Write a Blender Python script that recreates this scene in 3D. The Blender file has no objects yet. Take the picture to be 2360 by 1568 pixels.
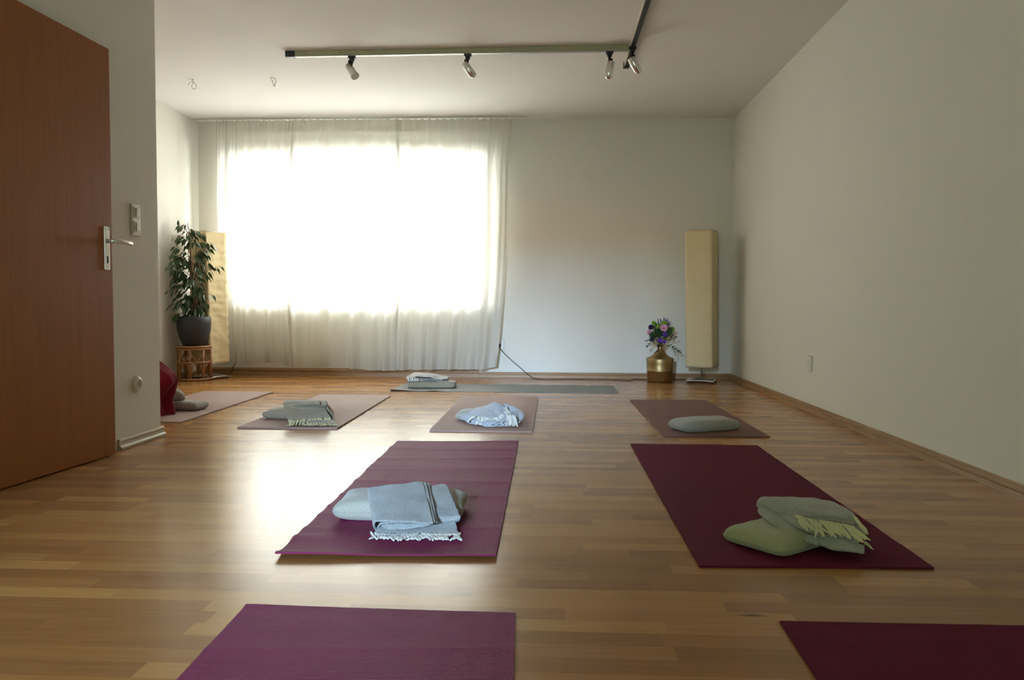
import bpy, math, random
from mathutils import Vector, Matrix, noise
random.seed(7)
S = bpy.context.scene
C = bpy.data.collections.new('studio'); S.collection.children.link(C)
PI = math.pi

# ------------------------------------------------------------------ camera
FPX, PITCH, YAW, ROLL, CAMH = 1850.66, math.radians(-2.4376), math.radians(2.8358), math.radians(0.2173), 0.70
F_ = Vector((-math.sin(YAW)*math.cos(PITCH), math.cos(YAW)*math.cos(PITCH), math.sin(PITCH)))
R0 = Vector((math.cos(YAW), math.sin(YAW), 0)); U0 = R0.cross(F_)
R_ = R0*math.cos(ROLL)+U0*math.sin(ROLL); U_ = U0*math.cos(ROLL)-R0*math.sin(ROLL)
cd = bpy.data.cameras.new('camera'); cam = bpy.data.objects.new('camera', cd); S.collection.objects.link(cam)
cd.sensor_fit = 'HORIZONTAL'; cd.sensor_width = 36; cd.lens = 36*FPX/2360; cd.clip_start = .05; cd.clip_end = 200
M = Matrix((R_, U_, -F_)).transposed().to_4x4(); M.translation = Vector((0, 0, CAMH)); cam.matrix_world = M
S.camera = cam

# main dimensions of the room (metres)
XR, YF, HC, XL, YC, XL2, YB = 1.73, 7.84, 2.503, -2.079, 4.157, -3.50, -2.6

# ------------------------------------------------------------------ light
w = bpy.data.worlds.new('sky'); S.world = w; w.use_nodes = True
bg = w.node_tree.nodes['Background']; bg.inputs[0].default_value = (.75, .86, 1, 1); bg.inputs[1].default_value = .6
def area(name, loc, rot, sx, sy, power, col):
    l = bpy.data.lights.new(name, 'AREA'); l.shape = 'RECTANGLE'; l.size = sx; l.size_y = sy; l.energy = power; l.color = col
    o = bpy.data.objects.new(name, l); S.collection.objects.link(o); o.location = loc; o.rotation_euler = rot; return o
# daylight outside the curtained window, and outside the rear window
area('daylight_front', (-1.35, YF+1.7, 1.8), (-PI/2-.10, 0, 0), 4.6, 3.2, 1560, (1, .985, .985))
# sky, sunlit facade and garden seen through the rear window
area('sky_rear', (-2.1, -8.2, 2.92), (PI/2-.1, 0, -.2), 1.0, .74, 3900, (.45, .68, 1))
area('facade_rear', (-2.1, -8.2, 2.38), (PI/2, 0, -.2), 1.0, .3, 330, (1, .50, .22))
area('garden_rear', (-1.45, YB-.5, 1.1), (PI/2+.2, 0, -.35), 1.0, 1.6, 95, (.76, 1, .78))
sl = bpy.data.lights.new('sun', 'SUN'); sl.energy = 5; sl.angle = math.radians(.6); sl.color = (1, .95, .85)
so = bpy.data.objects.new('sun', sl); S.collection.objects.link(so)
so.rotation_euler = Vector((.18, -.78, -.60)).to_track_quat('-Z', 'Y').to_euler()
S.view_settings.view_transform = 'Standard'; S.view_settings.look = 'None'
S.view_settings.exposure = -.18; S.view_settings.gamma = 1; S.view_settings.use_curve_mapping = False

# ------------------------------------------------------------------ helpers
def ray(px, py): return (F_*FPX + R_*(px-1180) - U_*(py-784)).normalized()
def PZ(px, py, z=0.0):
    d = ray(px, py); t = (z-CAMH)/d.z; return Vector((0, 0, CAMH))+d*t
def PY(px, py, y):
    d = ray(px, py); t = y/d.y; return Vector((0, 0, CAMH))+d*t
def PX(px, py, x):
    d = ray(px, py); t = x/d.x; return Vector((0, 0, CAMH))+d*t

class MB:
    def __init__(s): s.v = []; s.f = []; s.sm = []
    def add(s, vs, fs, sm=False):
        n = len(s.v); s.v += [tuple(v) for v in vs]; s.f += [tuple(i+n for i in f) for f in fs]; s.sm += [sm]*len(fs); return s
    def box(s, a, b, rot=None, org=None):
        x0, y0, z0 = a; x1, y1, z1 = b
        vs = [Vector(p) for p in ((x0,y0,z0),(x1,y0,z0),(x1,y1,z0),(x0,y1,z0),(x0,y0,z1),(x1,y0,z1),(x1,y1,z1),(x0,y1,z1))]
        if rot is not None: vs = [rot@v for v in vs]
        if org is not None: vs = [v+org for v in vs]
        return s.add(vs, [(0,3,2,1),(4,5,6,7),(0,1,5,4),(1,2,6,5),(2,3,7,6),(3,0,4,7)])
    def tube(s, pts, r, n=8, caps=True, sm=True):
        pts = [Vector(p) for p in pts]; N = len(pts)
        rs = r if isinstance(r, (list, tuple)) else [r]*N
        vs = []; up = None
        for i, p in enumerate(pts):
            t = (pts[min(i+1, N-1)]-pts[max(i-1, 0)])
            t = t.normalized() if t.length > 1e-9 else Vector((0, 0, 1))
            if up is None: up = t.orthogonal().normalized()
            up = (up-t*up.dot(t)); up = up.normalized() if up.length > 1e-6 else t.orthogonal().normalized()
            b = t.cross(up)
            for k in range(n):
                a = 2*PI*k/n; vs.append(p+(up*math.cos(a)+b*math.sin(a))*rs[i])
        fs = [(i*n+k, i*n+(k+1) % n, (i+1)*n+(k+1) % n, (i+1)*n+k) for i in range(N-1) for k in range(n)]
        s.add(vs, fs, sm)
        if caps:
            m = len(s.v)-len(vs)
            s.f += [tuple(m+k for k in reversed(range(n))), tuple(m+(N-1)*n+k for k in range(n))]; s.sm += [False]*2
        return s
    def lathe(s, prof, n=40, org=(0, 0, 0), sm=True):
        o = Vector(org); vs = []; K = len(prof)
        for r, z in prof:
            for k in range(n):
                a = 2*PI*k/n; vs.append(o+Vector((r*math.cos(a), r*math.sin(a), z)))
        fs = [(i*n+k, i*n+(k+1) % n, (i+1)*n+(k+1) % n, (i+1)*n+k) for i in range(K-1) for k in range(n)]
        return s.add(vs, fs, sm)
    def ball(s, c, r, sx=1, sy=1, sz=1, n=12, m=8, bump=0, seed=0):
        c = Vector(c); vs = []
        for i in range(m+1):
            th = PI*i/m
            for k in range(n):
                a = 2*PI*k/n; d = Vector((math.sin(th)*math.cos(a), math.sin(th)*math.sin(a), math.cos(th)))
                q = r*(1+bump*noise.noise(d*4+Vector((seed, 0, 0))))
                vs.append(c+Vector((d.x*sx*q, d.y*sy*q, d.z*sz*q)))
        fs = [(i*n+k, (i+1)*n+k, (i+1)*n+(k+1) % n, i*n+(k+1) % n) for i in range(m) for k in range(n)]
        return s.add(vs, fs, True)
    def grid(s, P, sm=True):          # P: rows of points
        m, n = len(P), len(P[0]); vs = [p for r in P for p in r]
        return s.add(vs, [(i*n+k, i*n+k+1, (i+1)*n+k+1, (i+1)*n+k) for i in range(m-1) for k in range(n-1)], sm)
    def extrude_profile(s, prof, a, b, side, up=Vector((0, 0, 1))):
        # prof: list of (depth, height), swept from a to b
        a, b = Vector(a), Vector(b); n = len(prof)
        vs = [p+side*d+up*h for p in (a, b) for d, h in prof]
        fs = [(k, (k+1) % n, n+(k+1) % n, n+k) for k in range(n)]
        fs += [tuple(reversed(range(n))), tuple(range(n, 2*n))]
        return s.add(vs, fs)
    def build(s, name, m, parent=None, mods=None, bevel=0, origin=None):
        me = bpy.data.meshes.new(name)
        vs = s.v
        if origin is not None: o0 = Vector(origin); vs = [tuple(Vector(v)-o0) for v in vs]
        me.from_pydata(vs, [], s.f); me.polygons.foreach_set('use_smooth', s.sm); me.materials.append(m); me.update()
        ob = bpy.data.objects.new(name, me); C.objects.link(ob)
        if origin is not None: ob.location = origin
        if parent: ob.parent = parent
        if bevel:
            b = ob.modifiers.new('bevel', 'BEVEL'); b.width = bevel; b.segments = 3; b.limit_method = 'ANGLE'
        for k in mods or []:
            if k[0] == 'SOLID':
                q = ob.modifiers.new('thickness', 'SOLIDIFY'); q.thickness = k[1]; q.offset = 0
            if k[0] == 'SUB':
                q = ob.modifiers.new('smooth', 'SUBSURF'); q.levels = k[1]; q.render_levels = k[1]
        return ob
def tag(o, label=None, cat=None, group=None, kind=None):
    if label: o['label'] = label
    if cat: o['category'] = cat
    if group: o['group'] = group
    if kind: o['kind'] = kind
    return o
def thing(name, label, cat, loc=(0, 0, 0), group=None):
    o = bpy.data.objects.new(name, None); C.objects.link(o); o.location = loc; o.empty_display_size = .05
    return tag(o, label, cat, group)
def rel(mb, name, m, parent, **k):    # mesh given in world coordinates, child of an empty
    l = parent.location; mb.v = [tuple(Vector(v)-l) for v in mb.v]
    return mb.build(name, m, parent, **k)
def catmull(pts, n):
    out = []; N = len(pts)
    for i in range(N-1):
        p0, p1, p2, p3 = pts[max(i-1, 0)], pts[i], pts[i+1], pts[min(i+2, N-1)]
        for j in range(n):
            t = j/n
            out.append(.5*((2*p1)+(p2-p0)*t+(2*p0-5*p1+4*p2-p3)*t*t+(3*p1-p0-3*p2+p3)*t**3))
    out.append(pts[-1]); return out
def lerp_tab(tab, x):
    if x <= tab[0][0]: return tab[0][1]
    for (a, b), (c, d) in zip(tab, tab[1:]):
        if x <= c: return b+(d-b)*(x-a)/(c-a)
    return tab[-1][1]

# ------------------------------------------------------------------ materials
class NT:
    def __init__(s, name):
        s.m = bpy.data.materials.new(name); s.m.use_nodes = True; s.t = s.m.node_tree; s.n = s.t.nodes
        s.b = s.n['Principled BSDF']; s.out = s.n['Material Output']
        s.tc = s.n.new('ShaderNodeTexCoord')
    def node(s, ty, **k):
        q = s.n.new(ty)
        for a, v in k.items():
            if a.startswith('i_'): q.inputs[a[2:].replace('_', ' ')].default_value = v
            elif a[0] == 'I' and a[1:].isdigit():
                if isinstance(v, bpy.types.NodeSocket): s.t.links.new(v, q.inputs[int(a[1:])])
                else: q.inputs[int(a[1:])].default_value = v
            else: setattr(q, a, v)
        return q
    def link(s, a, b): s.t.links.new(a, b)
    def math(s, op, a, b=None, c=None):
        q = s.n.new('ShaderNodeMath'); q.operation = op
        for i, v in enumerate((a, b, c)):
            if v is None: continue
            if isinstance(v, bpy.types.NodeSocket): s.link(v, q.inputs[i])
            else: q.inputs[i].default_value = v
        return q.outputs[0]
    def mapping(s, src, scale, rot=(0, 0, 0)):
        q = s.n.new('ShaderNodeMapping'); q.inputs['Scale'].default_value = scale; q.inputs['Rotation'].default_value = rot
        s.link(src, q.inputs['Vector']); return q.outputs[0]
    def noise(s, vec, scale, detail=3, rough=.5):
        q = s.n.new('ShaderNodeTexNoise'); q.inputs['Scale'].default_value = scale; q.inputs['Detail'].default_value = detail
        q.inputs['Roughness'].default_value = rough
        if vec is not None: s.link(vec, q.inputs['Vector'])
        return q.outputs['Fac']
    def ramp(s, fac, stops):
        q = s.n.new('ShaderNodeValToRGB'); e = q.color_ramp.elements
        e[0].position, e[0].color = stops[0][0], (*stops[0][1], 1); e[1].position, e[1].color = stops[-1][0], (*stops[-1][1], 1)
        for p, c in stops[1:-1]: k = e.new(p); k.color = (*c, 1)
        s.link(fac, q.inputs[0]); return q.outputs[0]
    def bump(s, h, strength, dist=.01, normal=None):
        q = s.n.new('ShaderNodeBump'); q.inputs['Strength'].default_value = strength; q.inputs['Distance'].default_value = dist
        s.link(h, q.inputs['Height'])
        if normal is not None: s.link(normal, q.inputs['Normal'])
        s.link(q.outputs[0], s.b.inputs['Normal']); return q.outputs[0]
    def set(s, **k):
        for a, v in k.items(): s.b.inputs[a.replace('_', ' ')].default_value = v
        return s
def mix_col(c, f): return tuple(x*f for x in c)

def simple(name, col, rough=.5, metal=0, spec=.5, var=.06, scale=30, bump=0, bscale=200, bdist=.002, stretch=(1, 1, 1), **kw):
    t = NT(name); v = t.mapping(t.tc.outputs['Object'], stretch)
    f = t.noise(v, scale, 3)
    t.link(t.ramp(f, [(.3, mix_col(col, 1-var)), (.7, mix_col(col, 1+var))]), t.b.inputs['Base Color'])
    t.set(Roughness=rough, Metallic=metal); t.b.inputs['Specular IOR Level'].default_value = spec
    if bump: t.bump(t.noise(v, bscale, 2), bump, bdist)
    for a, q in kw.items(): t.b.inputs[a.replace('_', ' ')].default_value = q
    return t.m

def fabric(name, col, scale=500, fleck=.25, rough=.95, bump=.5):
    t = NT(name); o = t.tc.outputs['Object']
    f1 = t.noise(o, 160, 4, .7); f2 = t.noise(o, 14, 2)
    f = t.math('ADD', t.math('MULTIPLY', f1, .7), t.math('MULTIPLY', f2, .3))
    t.link(t.ramp(f, [(.32, mix_col(col, 1-fleck)), (.68, mix_col(col, 1+fleck))]), t.b.inputs['Base Color'])
    t.set(Roughness=rough, Sheen_Weight=.25); t.b.inputs['Specular IOR Level'].default_value = .1
    h = t.math('ADD', t.noise(o, scale, 2), t.math('MULTIPLY', t.noise(o, 45, 3), 1.2))
    t.bump(h, bump, .002); return t.m

def wood_plain(name, dark, light, stretch, rough=.4, scale=1.0, spec=.5, bump=.1):
    t = NT(name); v = t.mapping(t.tc.outputs['Object'], stretch)
    f = t.noise(v, 3*scale, 6, .65)
    g = t.noise(v, 14*scale, 3, .6)
    f = t.math('ADD', t.math('MULTIPLY', f, .65), t.math('MULTIPLY', g, .35))
    t.link(t.ramp(f, [(.3, dark), (.7, light)]), t.b.inputs['Base Color'])
    t.set(Roughness=rough); t.b.inputs['Specular IOR Level'].default_value = spec
    t.bump(f, bump, .001); return t.m

def plaster(name, col):
    t = NT(name); o = t.tc.outputs['Object']
    f = t.noise(o, 1.3, 3)
    t.link(t.ramp(f, [(.3, mix_col(col, .985)), (.7, mix_col(col, 1.015))]), t.b.inputs['Base Color'])
    t.set(Roughness=.85); t.b.inputs['Specular IOR Level'].default_value = .25
    t.bump(t.math('ADD', t.noise(o, 55, 4, .6), t.math('MULTIPLY', t.noise(o, 5, 2), .6)), .12, .004)
    return t.m

def laminate():
    t = NT('laminate_floor'); o = t.tc.outputs['Object']
    sep = t.node('ShaderNodeSeparateXYZ', I0=o)
    X, Y = sep.outputs[0], sep.outputs[1]
    row = t.math('FLOOR', t.math('DIVIDE', Y, .0655))
    wn = t.node('ShaderNodeTexWhiteNoise', noise_dimensions='1D'); t.link(row, wn.inputs['W'])
    xo = t.math('ADD', X, t.math('MULTIPLY', wn.outputs['Value'], 7.3))
    # strips of uneven length
    xw = t.math('ADD', xo, t.math('MULTIPLY', t.math('SINE', t.math('MULTIPLY', xo, 5.1)), .09))
    cell = t.math('FLOOR', t.math('DIVIDE', xw, .46))
    cv = t.node('ShaderNodeCombineXYZ', I0=cell, I1=row, I2=0.0)
    w2 = t.node('ShaderNodeTexWhiteNoise', noise_dimensions='3D'); t.link(cv.outputs[0], w2.inputs['Vector'])
    tone = w2.outputs['Value']
    # grain, offset for each strip
    gv = t.node('ShaderNodeCombineXYZ', I0=t.math('MULTIPLY', xo, 1.6), I1=t.math('ADD', t.math('MULTIPLY', Y, 26), t.math('MULTIPLY', tone, 37)), I2=t.math('MULTIPLY', tone, 19))
    g = t.noise(gv.outputs[0], 2.2, 6, .62)
    gv2 = t.node('ShaderNodeCombineXYZ', I0=t.math('MULTIPLY', xo, 3.5), I1=t.math('ADD', t.math('MULTIPLY', Y, 120), t.math('MULTIPLY', tone, 57)), I2=tone)
    g2 = t.noise(gv2.outputs[0], 1.5, 3, .6)
    f = t.math('ADD', t.math('MULTIPLY', tone, .48), t.math('ADD', t.math('MULTIPLY', g, .36), t.math('MULTIPLY', g2, .18)))
    col = t.ramp(f, [(.22, (.275, .118, .038)), (.46, (.37, .166, .050)), (.70, (.46, .222, .068)), (.9, (.56, .30, .10))])
    # knots
    kv = t.node('ShaderNodeCombineXYZ', I0=t.math('MULTIPLY', xo, 2.2), I1=t.math('MULTIPLY', Y, 9.0), I2=t.math('MULTIPLY', row, .37))
    vo = t.node('ShaderNodeTexVoronoi'); vo.inputs['Scale'].default_value = .9; t.link(kv.outputs[0], vo.inputs['Vector'])
    kn = t.node('ShaderNodeMapRange'); t.link(vo.outputs['Distance'], kn.inputs[0])
    kn.inputs[1].default_value = .02; kn.inputs[2].default_value = .085; kn.inputs[3].default_value = .25; kn.inputs[4].default_value = 1
    w3 = t.node('ShaderNodeTexWhiteNoise', noise_dimensions='3D'); t.link(vo.outputs['Position'], w3.inputs['Vector'])
    kk = t.math('MAXIMUM', kn.outputs[0], t.math('LESS_THAN', w3.outputs['Value'], .8))
    # seams
    fy = t.math('FRACT', t.math('DIVIDE', Y, .0655)); fx = t.math('FRACT', t.math('DIVIDE', xw, .46))
    sy = t.math('GREATER_THAN', t.math('ABSOLUTE', t.math('SUBTRACT', fy, .5)), .492)
    by = t.math('FRACT', t.math('DIVIDE', Y, .1965))
    sb = t.math('GREATER_THAN', t.math('ABSOLUTE', t.math('SUBTRACT', by, .5)), .4945)
    sx = t.math('GREATER_THAN', t.math('ABSOLUTE', t.math('SUBTRACT', fx, .5)), .498)
    seam = t.math('SUBTRACT', 1.0, t.math('ADD', t.math('MULTIPLY', t.math('MAXIMUM', sy, sx), .07), t.math('MULTIPLY', sb, .18)))
    mul = t.node('ShaderNodeVectorMath', operation='SCALE'); t.link(col, mul.inputs[0]); t.link(t.math('MULTIPLY', seam, kk), mul.inputs['Scale'])
    t.link(mul.outputs[0], t.b.inputs['Base Color'])
    # each board lies at its own very slight tilt
    brow = t.math('FLOOR', t.math('DIVIDE', Y, .1965))
    w4 = t.node('ShaderNodeTexWhiteNoise', noise_dimensions='1D'); t.link(t.math('ADD', brow, 31.0), w4.inputs['W'])
    tilt = t.math('ADD', t.math('MULTIPLY', t.math('SUBTRACT', w4.outputs['Value'], .5), TILT_RND),
                  t.math('MULTIPLY', t.math('LESS_THAN', Y, YSEAM), TILT_STEP))
    nv = t.node('ShaderNodeCombineXYZ', I0=0.0, I1=tilt, I2=1.0)
    nn = t.node('ShaderNodeVectorMath', operation='NORMALIZE'); t.link(nv.outputs[0], nn.inputs[0])
    t.set(Roughness=.27); t.b.inputs['Specular IOR Level'].default_value = .33
    t.link(t.ramp(g2, [(.2, (.22,)*3), (.8, (.26,)*3)]), t.b.inputs['Roughness'])
    t.link(nn.outputs[0], t.b.inputs['Normal'])
    return t.m
YSEAM = PZ(740, 1014).y; TILT_STEP = .007; TILT_RND = .0009

def mat_pvc(name, col, rib=True, rough=.6, spec=.22, thick=False):
    t = NT(name); o = t.tc.outputs['Object']; sep = t.node('ShaderNodeSeparateXYZ', I0=o)
    f = t.noise(o, 60, 4, .7); f2 = t.noise(t.mapping(o, (1, 6, 1)), 3, 3)
    t.link(t.ramp(t.math('ADD', t.math('MULTIPLY', f, .5), t.math('MULTIPLY', f2, .5)), [(.3, mix_col(col, .85)), (.7, mix_col(col, 1.15))]), t.b.inputs['Base Color'])
    t.set(Roughness=rough); t.b.inputs['Specular IOR Level'].default_value = spec
    if rib:
        h = t.math('ABSOLUTE', t.math('SINE', t.math('MULTIPLY', sep.outputs[1], PI/.0075)))
        hx = t.math('ABSOLUTE', t.math('SINE', t.math('MULTIPLY', sep.outputs[0], PI/.005)))
        t.bump(t.math('ADD', h, t.math('MULTIPLY', hx, .35)), .55, .0022)
    else: t.bump(t.noise(o, 500, 2), .3, .0015)
    return t.m

def curtain_mat():
    t = NT('curtain_cotton'); t.n.remove(t.b); o = t.tc.outputs['Object']
    f = t.noise(t.mapping(o, (60, 60, 4)), 6, 3)
    col = t.ramp(f, [(.3, (.81, .79, .73)), (.7, (.865, .85, .80))])
    d = t.node('ShaderNodeBsdfDiffuse'); tr = t.node('ShaderNodeBsdfTranslucent'); tp = t.node('ShaderNodeBsdfTransparent')
    t.link(col, d.inputs[0]); t.link(col, tr.inputs[0]); tp.inputs[0].default_value = (1, 1, 1, 1)
    m1 = t.node('ShaderNodeMixShader'); m1.inputs[0].default_value = .5; t.link(d.outputs[0], m1.inputs[1]); t.link(tr.outputs[0], m1.inputs[2])
    m2 = t.node('ShaderNodeMixShader'); m2.inputs[0].default_value = .10; t.link(m1.outputs[0], m2.inputs[1]); t.link(tp.outputs[0], m2.inputs[2])
    t.link(m2.outputs[0], t.out.inputs[0]); return t.m
def glass_mat():
    t = NT('window_glass'); t.n.remove(t.b)
    g = t.node('ShaderNodeBsdfGlossy'); g.inputs['Roughness'].default_value = .02; tp = t.node('ShaderNodeBsdfTransparent'); tp.inputs[0].default_value = (.94, .97, .96, 1)
    m = t.node('ShaderNodeMixShader'); m.inputs[0].default_value = .08; t.link(tp.outputs[0], m.inputs[1]); t.link(g.outputs[0], m.inputs[2]); t.link(m.outputs[0], t.out.inputs[0]); return t.m
def paper_mat():
    t = NT('rice_paper'); t.n.remove(t.b); o = t.tc.outputs['Object']
    f = t.noise(t.mapping(o, (4, 4, 40)), 3, 4)
    col = t.ramp(f, [(.3, (.88, .725, .43)), (.7, (.94, .81, .54))])
    d = t.node('ShaderNodeBsdfDiffuse'); tr = t.node('ShaderNodeBsdfTranslucent')
    t.link(col, d.inputs[0]); t.link(col, tr.inputs[0])
    b = t.node('ShaderNodeBump'); b.inputs['Strength'].default_value = .5; b.inputs['Distance'].default_value = .006
    t.link(t.noise(t.mapping(o, (3, 3, 26)), 4, 4, .6), b.inputs['Height']); t.link(b.outputs[0], d.inputs['Normal'])
    m1 = t.node('ShaderNodeMixShader'); m1.inputs[0].default_value = .2; t.link(d.outputs[0], m1.inputs[1]); t.link(tr.outputs[0], m1.inputs[2])
    t.link(m1.outputs[0], t.out.inputs[0]); return t.m

K = {}
K['wall'] = plaster('white_plaster', (.80, .775, .705))
K['ceil'] = plaster('ceiling_plaster', (.82, .80, .775))
K['floor'] = laminate()
K['skirt'] = wood_plain('oak_skirting', (.26, .135, .055), (.46, .27, .12), (1.2, 1.2, 30), .4)
K['skirt_y'] = K['skirt']
K['cream_skirt'] = simple('cream_skirting', (.55, .46, .31), .45)
K['door'] = wood_plain('beech_door', (.27, .080, .012), (.36, .118, .020), (16, 16, .9), .42, spec=.3, bump=.04)
K['doorside'] = wood_plain('beech_edge', (.22, .09, .03), (.3, .13, .05), (16, 16, .9), .4)
K['alu'] = simple('anodised_aluminium', (.70, .66, .56), .42, .8); K['channel'] = simple('dull_channel', (.40, .39, .35), .5, .6)
K['alu2'] = simple('brushed_steel', (.66, .64, .60), .3, 1, var=.03)
K['chrome'] = simple('polished_chrome', (.75, .74, .72), .16, 1, var=.02)
K['black'] = simple('black_plastic', (.012, .011, .012), .45)
K['cream'] = simple('cream_plastic', (.72, .70, .55), .35)
K['white'] = simple('white_plastic', (.74, .74, .68), .35)
K['dark'] = simple('dark_hole', (.02, .015, .01), .8)
K['rail'] = simple('painted_rail', (.42, .39, .26), .5, .2)
K['curtain'] = curtain_mat(); K['glass'] = glass_mat(); K['paper'] = paper_mat()
K['hem'] = K['curtain']
K['plum'] = mat_pvc('plum_mat', (.175, .013, .062))
K['plum2'] = mat_pvc('wine_mat', (.12, .008, .026), rough=.75, spec=.12)
K['brown'] = mat_pvc('brown_mat', (.33, .215, .185), False, .7, .3)
K['brown2'] = mat_pvc('dark_brown_mat', (.20, .105, .085), False, .75, .2)
K['grey_mat'] = mat_pvc('grey_mat', (.20, .20, .19), False, .7, .3)
K['b_grey'] = fabric('grey_wool', (.33, .35, .36))
K['b_green'] = fabric('grey_wool_two', (.35, .35, .285))
K['b_olive'] = fabric('grey_wool_three', (.34, .285, .20))
K['b_pale'] = fabric('pale_cotton', (.42, .39, .35), bump=.6)
K['p_beige'] = fabric('beige_linen', (.38, .37, .32), fleck=.12)
K['p_green'] = fabric('green_linen', (.36, .36, .20), fleck=.12)
K['p_grey'] = fabric('grey_linen', (.36, .35, .30), fleck=.1); K['p_warm'] = fabric('warm_grey_linen', (.36, .31, .23), fleck=.1)
K['red'] = fabric('red_velour', (.20, .008, .018), fleck=.2)
K['fringe'] = fabric('cream_fringe', (.72, .70, .64), fleck=.1)
K['fringe_o'] = fabric('straw_fringe', (.64, .60, .34), fleck=.1)
K['pot'] = simple('anthracite_pot', (.022, .024, .028), .55, bump=.2)
K['soil'] = simple('potting_soil', (.035, .022, .014), .95, var=.3, bump=.8, bdist=.01)
K['bark'] = simple('ficus_bark', (.16, .09, .055), .8, bump=.4)
K['leaf'] = simple('ficus_leaf', (.040, .085, .026), .32, var=.35, scale=14)
K['rattan'] = wood_plain('rattan_cane', (.24, .10, .032), (.40, .19, .065), (3, 3, 14), .38)
K['brass'] = simple('hammered_brass', (.36, .25, .11), .42, 1, var=.12, scale=12, bump=.25, bscale=60, bdist=.004)
K['stem'] = simple('flower_stem', (.03, .07, .015), .6)
K['foliage'] = simple('bouquet_leaves', (.025, .075, .018), .55, var=.3)
K['lime'] = simple('lime_petals', (.30, .48, .03), .7, var=.2, scale=120, bump=1, bscale=160, bdist=.01)
K['pink'] = simple('pink_petals', (.80, .40, .50), .6, var=.15)
K['violet'] = simple('violet_petals', (.16, .045, .42), .6, var=.25)
K['deep'] = simple('deep_purple_petals', (.035, .008, .06), .6, var=.2)
K['lav'] = simple('lavender_buds', (.07, .055, .20), .7, var=.3)
K['ribbon'] = simple('wine_ribbon', (.05, .008, .02), .4)

# ------------------------------------------------------------------ room shell
def struct(mb, name, m, **k): return tag(mb.build(name, m, **k), kind='structure')
struct(MB().box((XL2-.2, YB-.2, -.1), (XR+.2, YF+.4, 0)), 'floor', K['floor'])
struct(MB().box((XL2-.2, YB-.2, HC), (XR+.2, YF+.4, HC+.15)), 'ceiling', K['ceil'])
struct(MB().box((XR, YB-.2, 0), (XR+.2, YF+.4, HC)), 'wall_right', K['wall'])
struct(MB().box((XL2-.2, YC-.12, 0), (XL2, YF+.4, HC)), 'wall_left', K['wall'])
fw = MB(); fw.box((XL-.12, YB-.2, 0), (XL, YC, HC)); fw.box((XL2, YC-.12, 0), (XL-.12, YC, HC))
struct(fw, 'wall_left_front', K['wall'])
# far wall with its window opening
wa, wb = PY(546, 690, YF), PY(1112, 374, YF)
WX0, WX1, WZ0, WZ1 = wa.x, wb.x, wa.z, wb.z
mb = MB(); T = .32
mb.box((XL2, YF, 0), (WX0, YF+T, HC)); mb.box((WX1, YF, 0), (XR, YF+T, HC))
mb.box((WX0, YF, 0), (WX1, YF+T, WZ0)); mb.box((WX0, YF, WZ1), (WX1, YF+T, HC))
struct(mb, 'wall_far', K['wall'])
# rear wall (behind the camera) with a wide garden window
RX0, RX1, RZ0, RZ1 = -1.9, -1.02, .12, 2.2
mb = MB(); mb.box((XL, YB-.2, 0), (RX0, YB, HC)); mb.box((RX1, YB-.2, 0), (XR, YB, HC))
mb.box((RX0, YB-.2, 0), (RX1, YB, RZ0)); mb.box((RX0, YB-.2, RZ1), (RX1, YB, HC))
struct(mb, 'wall_rear', K['wall'])
def window(n, x0, x1, z0, z1, y, mull, label):
    mb = MB(); t = .055; d = .035
    mb.box((x0, y-d, z0), (x1, y+d, z0+t)); mb.box((x0, y-d, z1-t), (x1, y+d, z1))
    for a in [x0, x1-t]+[m-t/2 for m in mull]: mb.box((a, y-d, z0+t), (a+t, y+d, z1-t))
    o = struct(mb, 'window_%d' % n, K['white'], bevel=.004); o['label'] = label
    xs = [x0+t]+[v for m in mull for v in (m-t/2, m+t/2)]+[x1-t]
    for i in range(0, len(xs), 2):
        MB().box((xs[i], y-.004, z0+t), (xs[i+1], y+.004, z1-t)).build('pane', K['glass'], o)
    return o
window(1, WX0, WX1, WZ0, WZ1, YF+.26, [WX0+(WX1-WX0)/3, WX0+2*(WX1-WX0)/3], 'bright window behind the cream curtains')
window(2, RX0, RX1, RZ0, RZ1, YB-.12, [(RX0+RX1)/2], 'window in the rear wall')
sill = MB().box((WX0-.03, YF-.02, WZ0-.025), (WX1+.03, YF+.22, WZ0)); struct(sill, 'trim_1', K['white'], bevel=.004)
# skirting boards
def prof(h, d=.016): return [(0, 0), (d, 0), (d*.95, h*.42), (d*.45, h*.48), (d*.45, h*.60), (d*.8, h*.66), (d*.8, h*.82), (d*.3, h*.86), (d*.3, h), (0, h)]
stepx = PY(1104, 860, YF-.01).x
mb = MB(); mb.extrude_profile(prof(.052), (stepx, YF, 0), (XR, YF, 0), Vector((0, -1, 0)))
mb.extrude_profile(prof(.075, .022), (XL2, YF, 0), (stepx, YF, 0), Vector((0, -1, 0))); struct(mb, 'baseboard_far', K['skirt'])
jy = PX(2026, 1005, XR-.01).y
mb = MB(); mb.extrude_profile(prof(.05), (XR, jy+.002, 0), (XR, YF, 0), Vector((-1, 0, 0)))
mb.extrude_profile(prof(.051, .0165), (XR, YB, 0), (XR, jy-.002, 0), Vector((-1, 0, 0))); struct(mb, 'baseboard_right', wood_plain('oak_skirting_side', (.27, .14, .055), (.47, .29, .125), (1.2, 1.2, 60), .4))
struct(MB().extrude_profile(prof(.055), (XL2, YC, 0), (XL2, YF, 0), Vector((1, 0, 0))), 'baseboard_left', K['skirt'])
struct(MB().extrude_profile([(0, 0), (.022, 0), (.024, .012), (.014, .02), (.011, .034), (.015, .042), (.012, .05), (0, .053)], (XL, PX(270, 1035, XL).y, 0), (XL, YC+.018, 0), Vector((1, 0, 0))), 'baseboard_left_front', K['cream_skirt'], bevel=.002)

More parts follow.
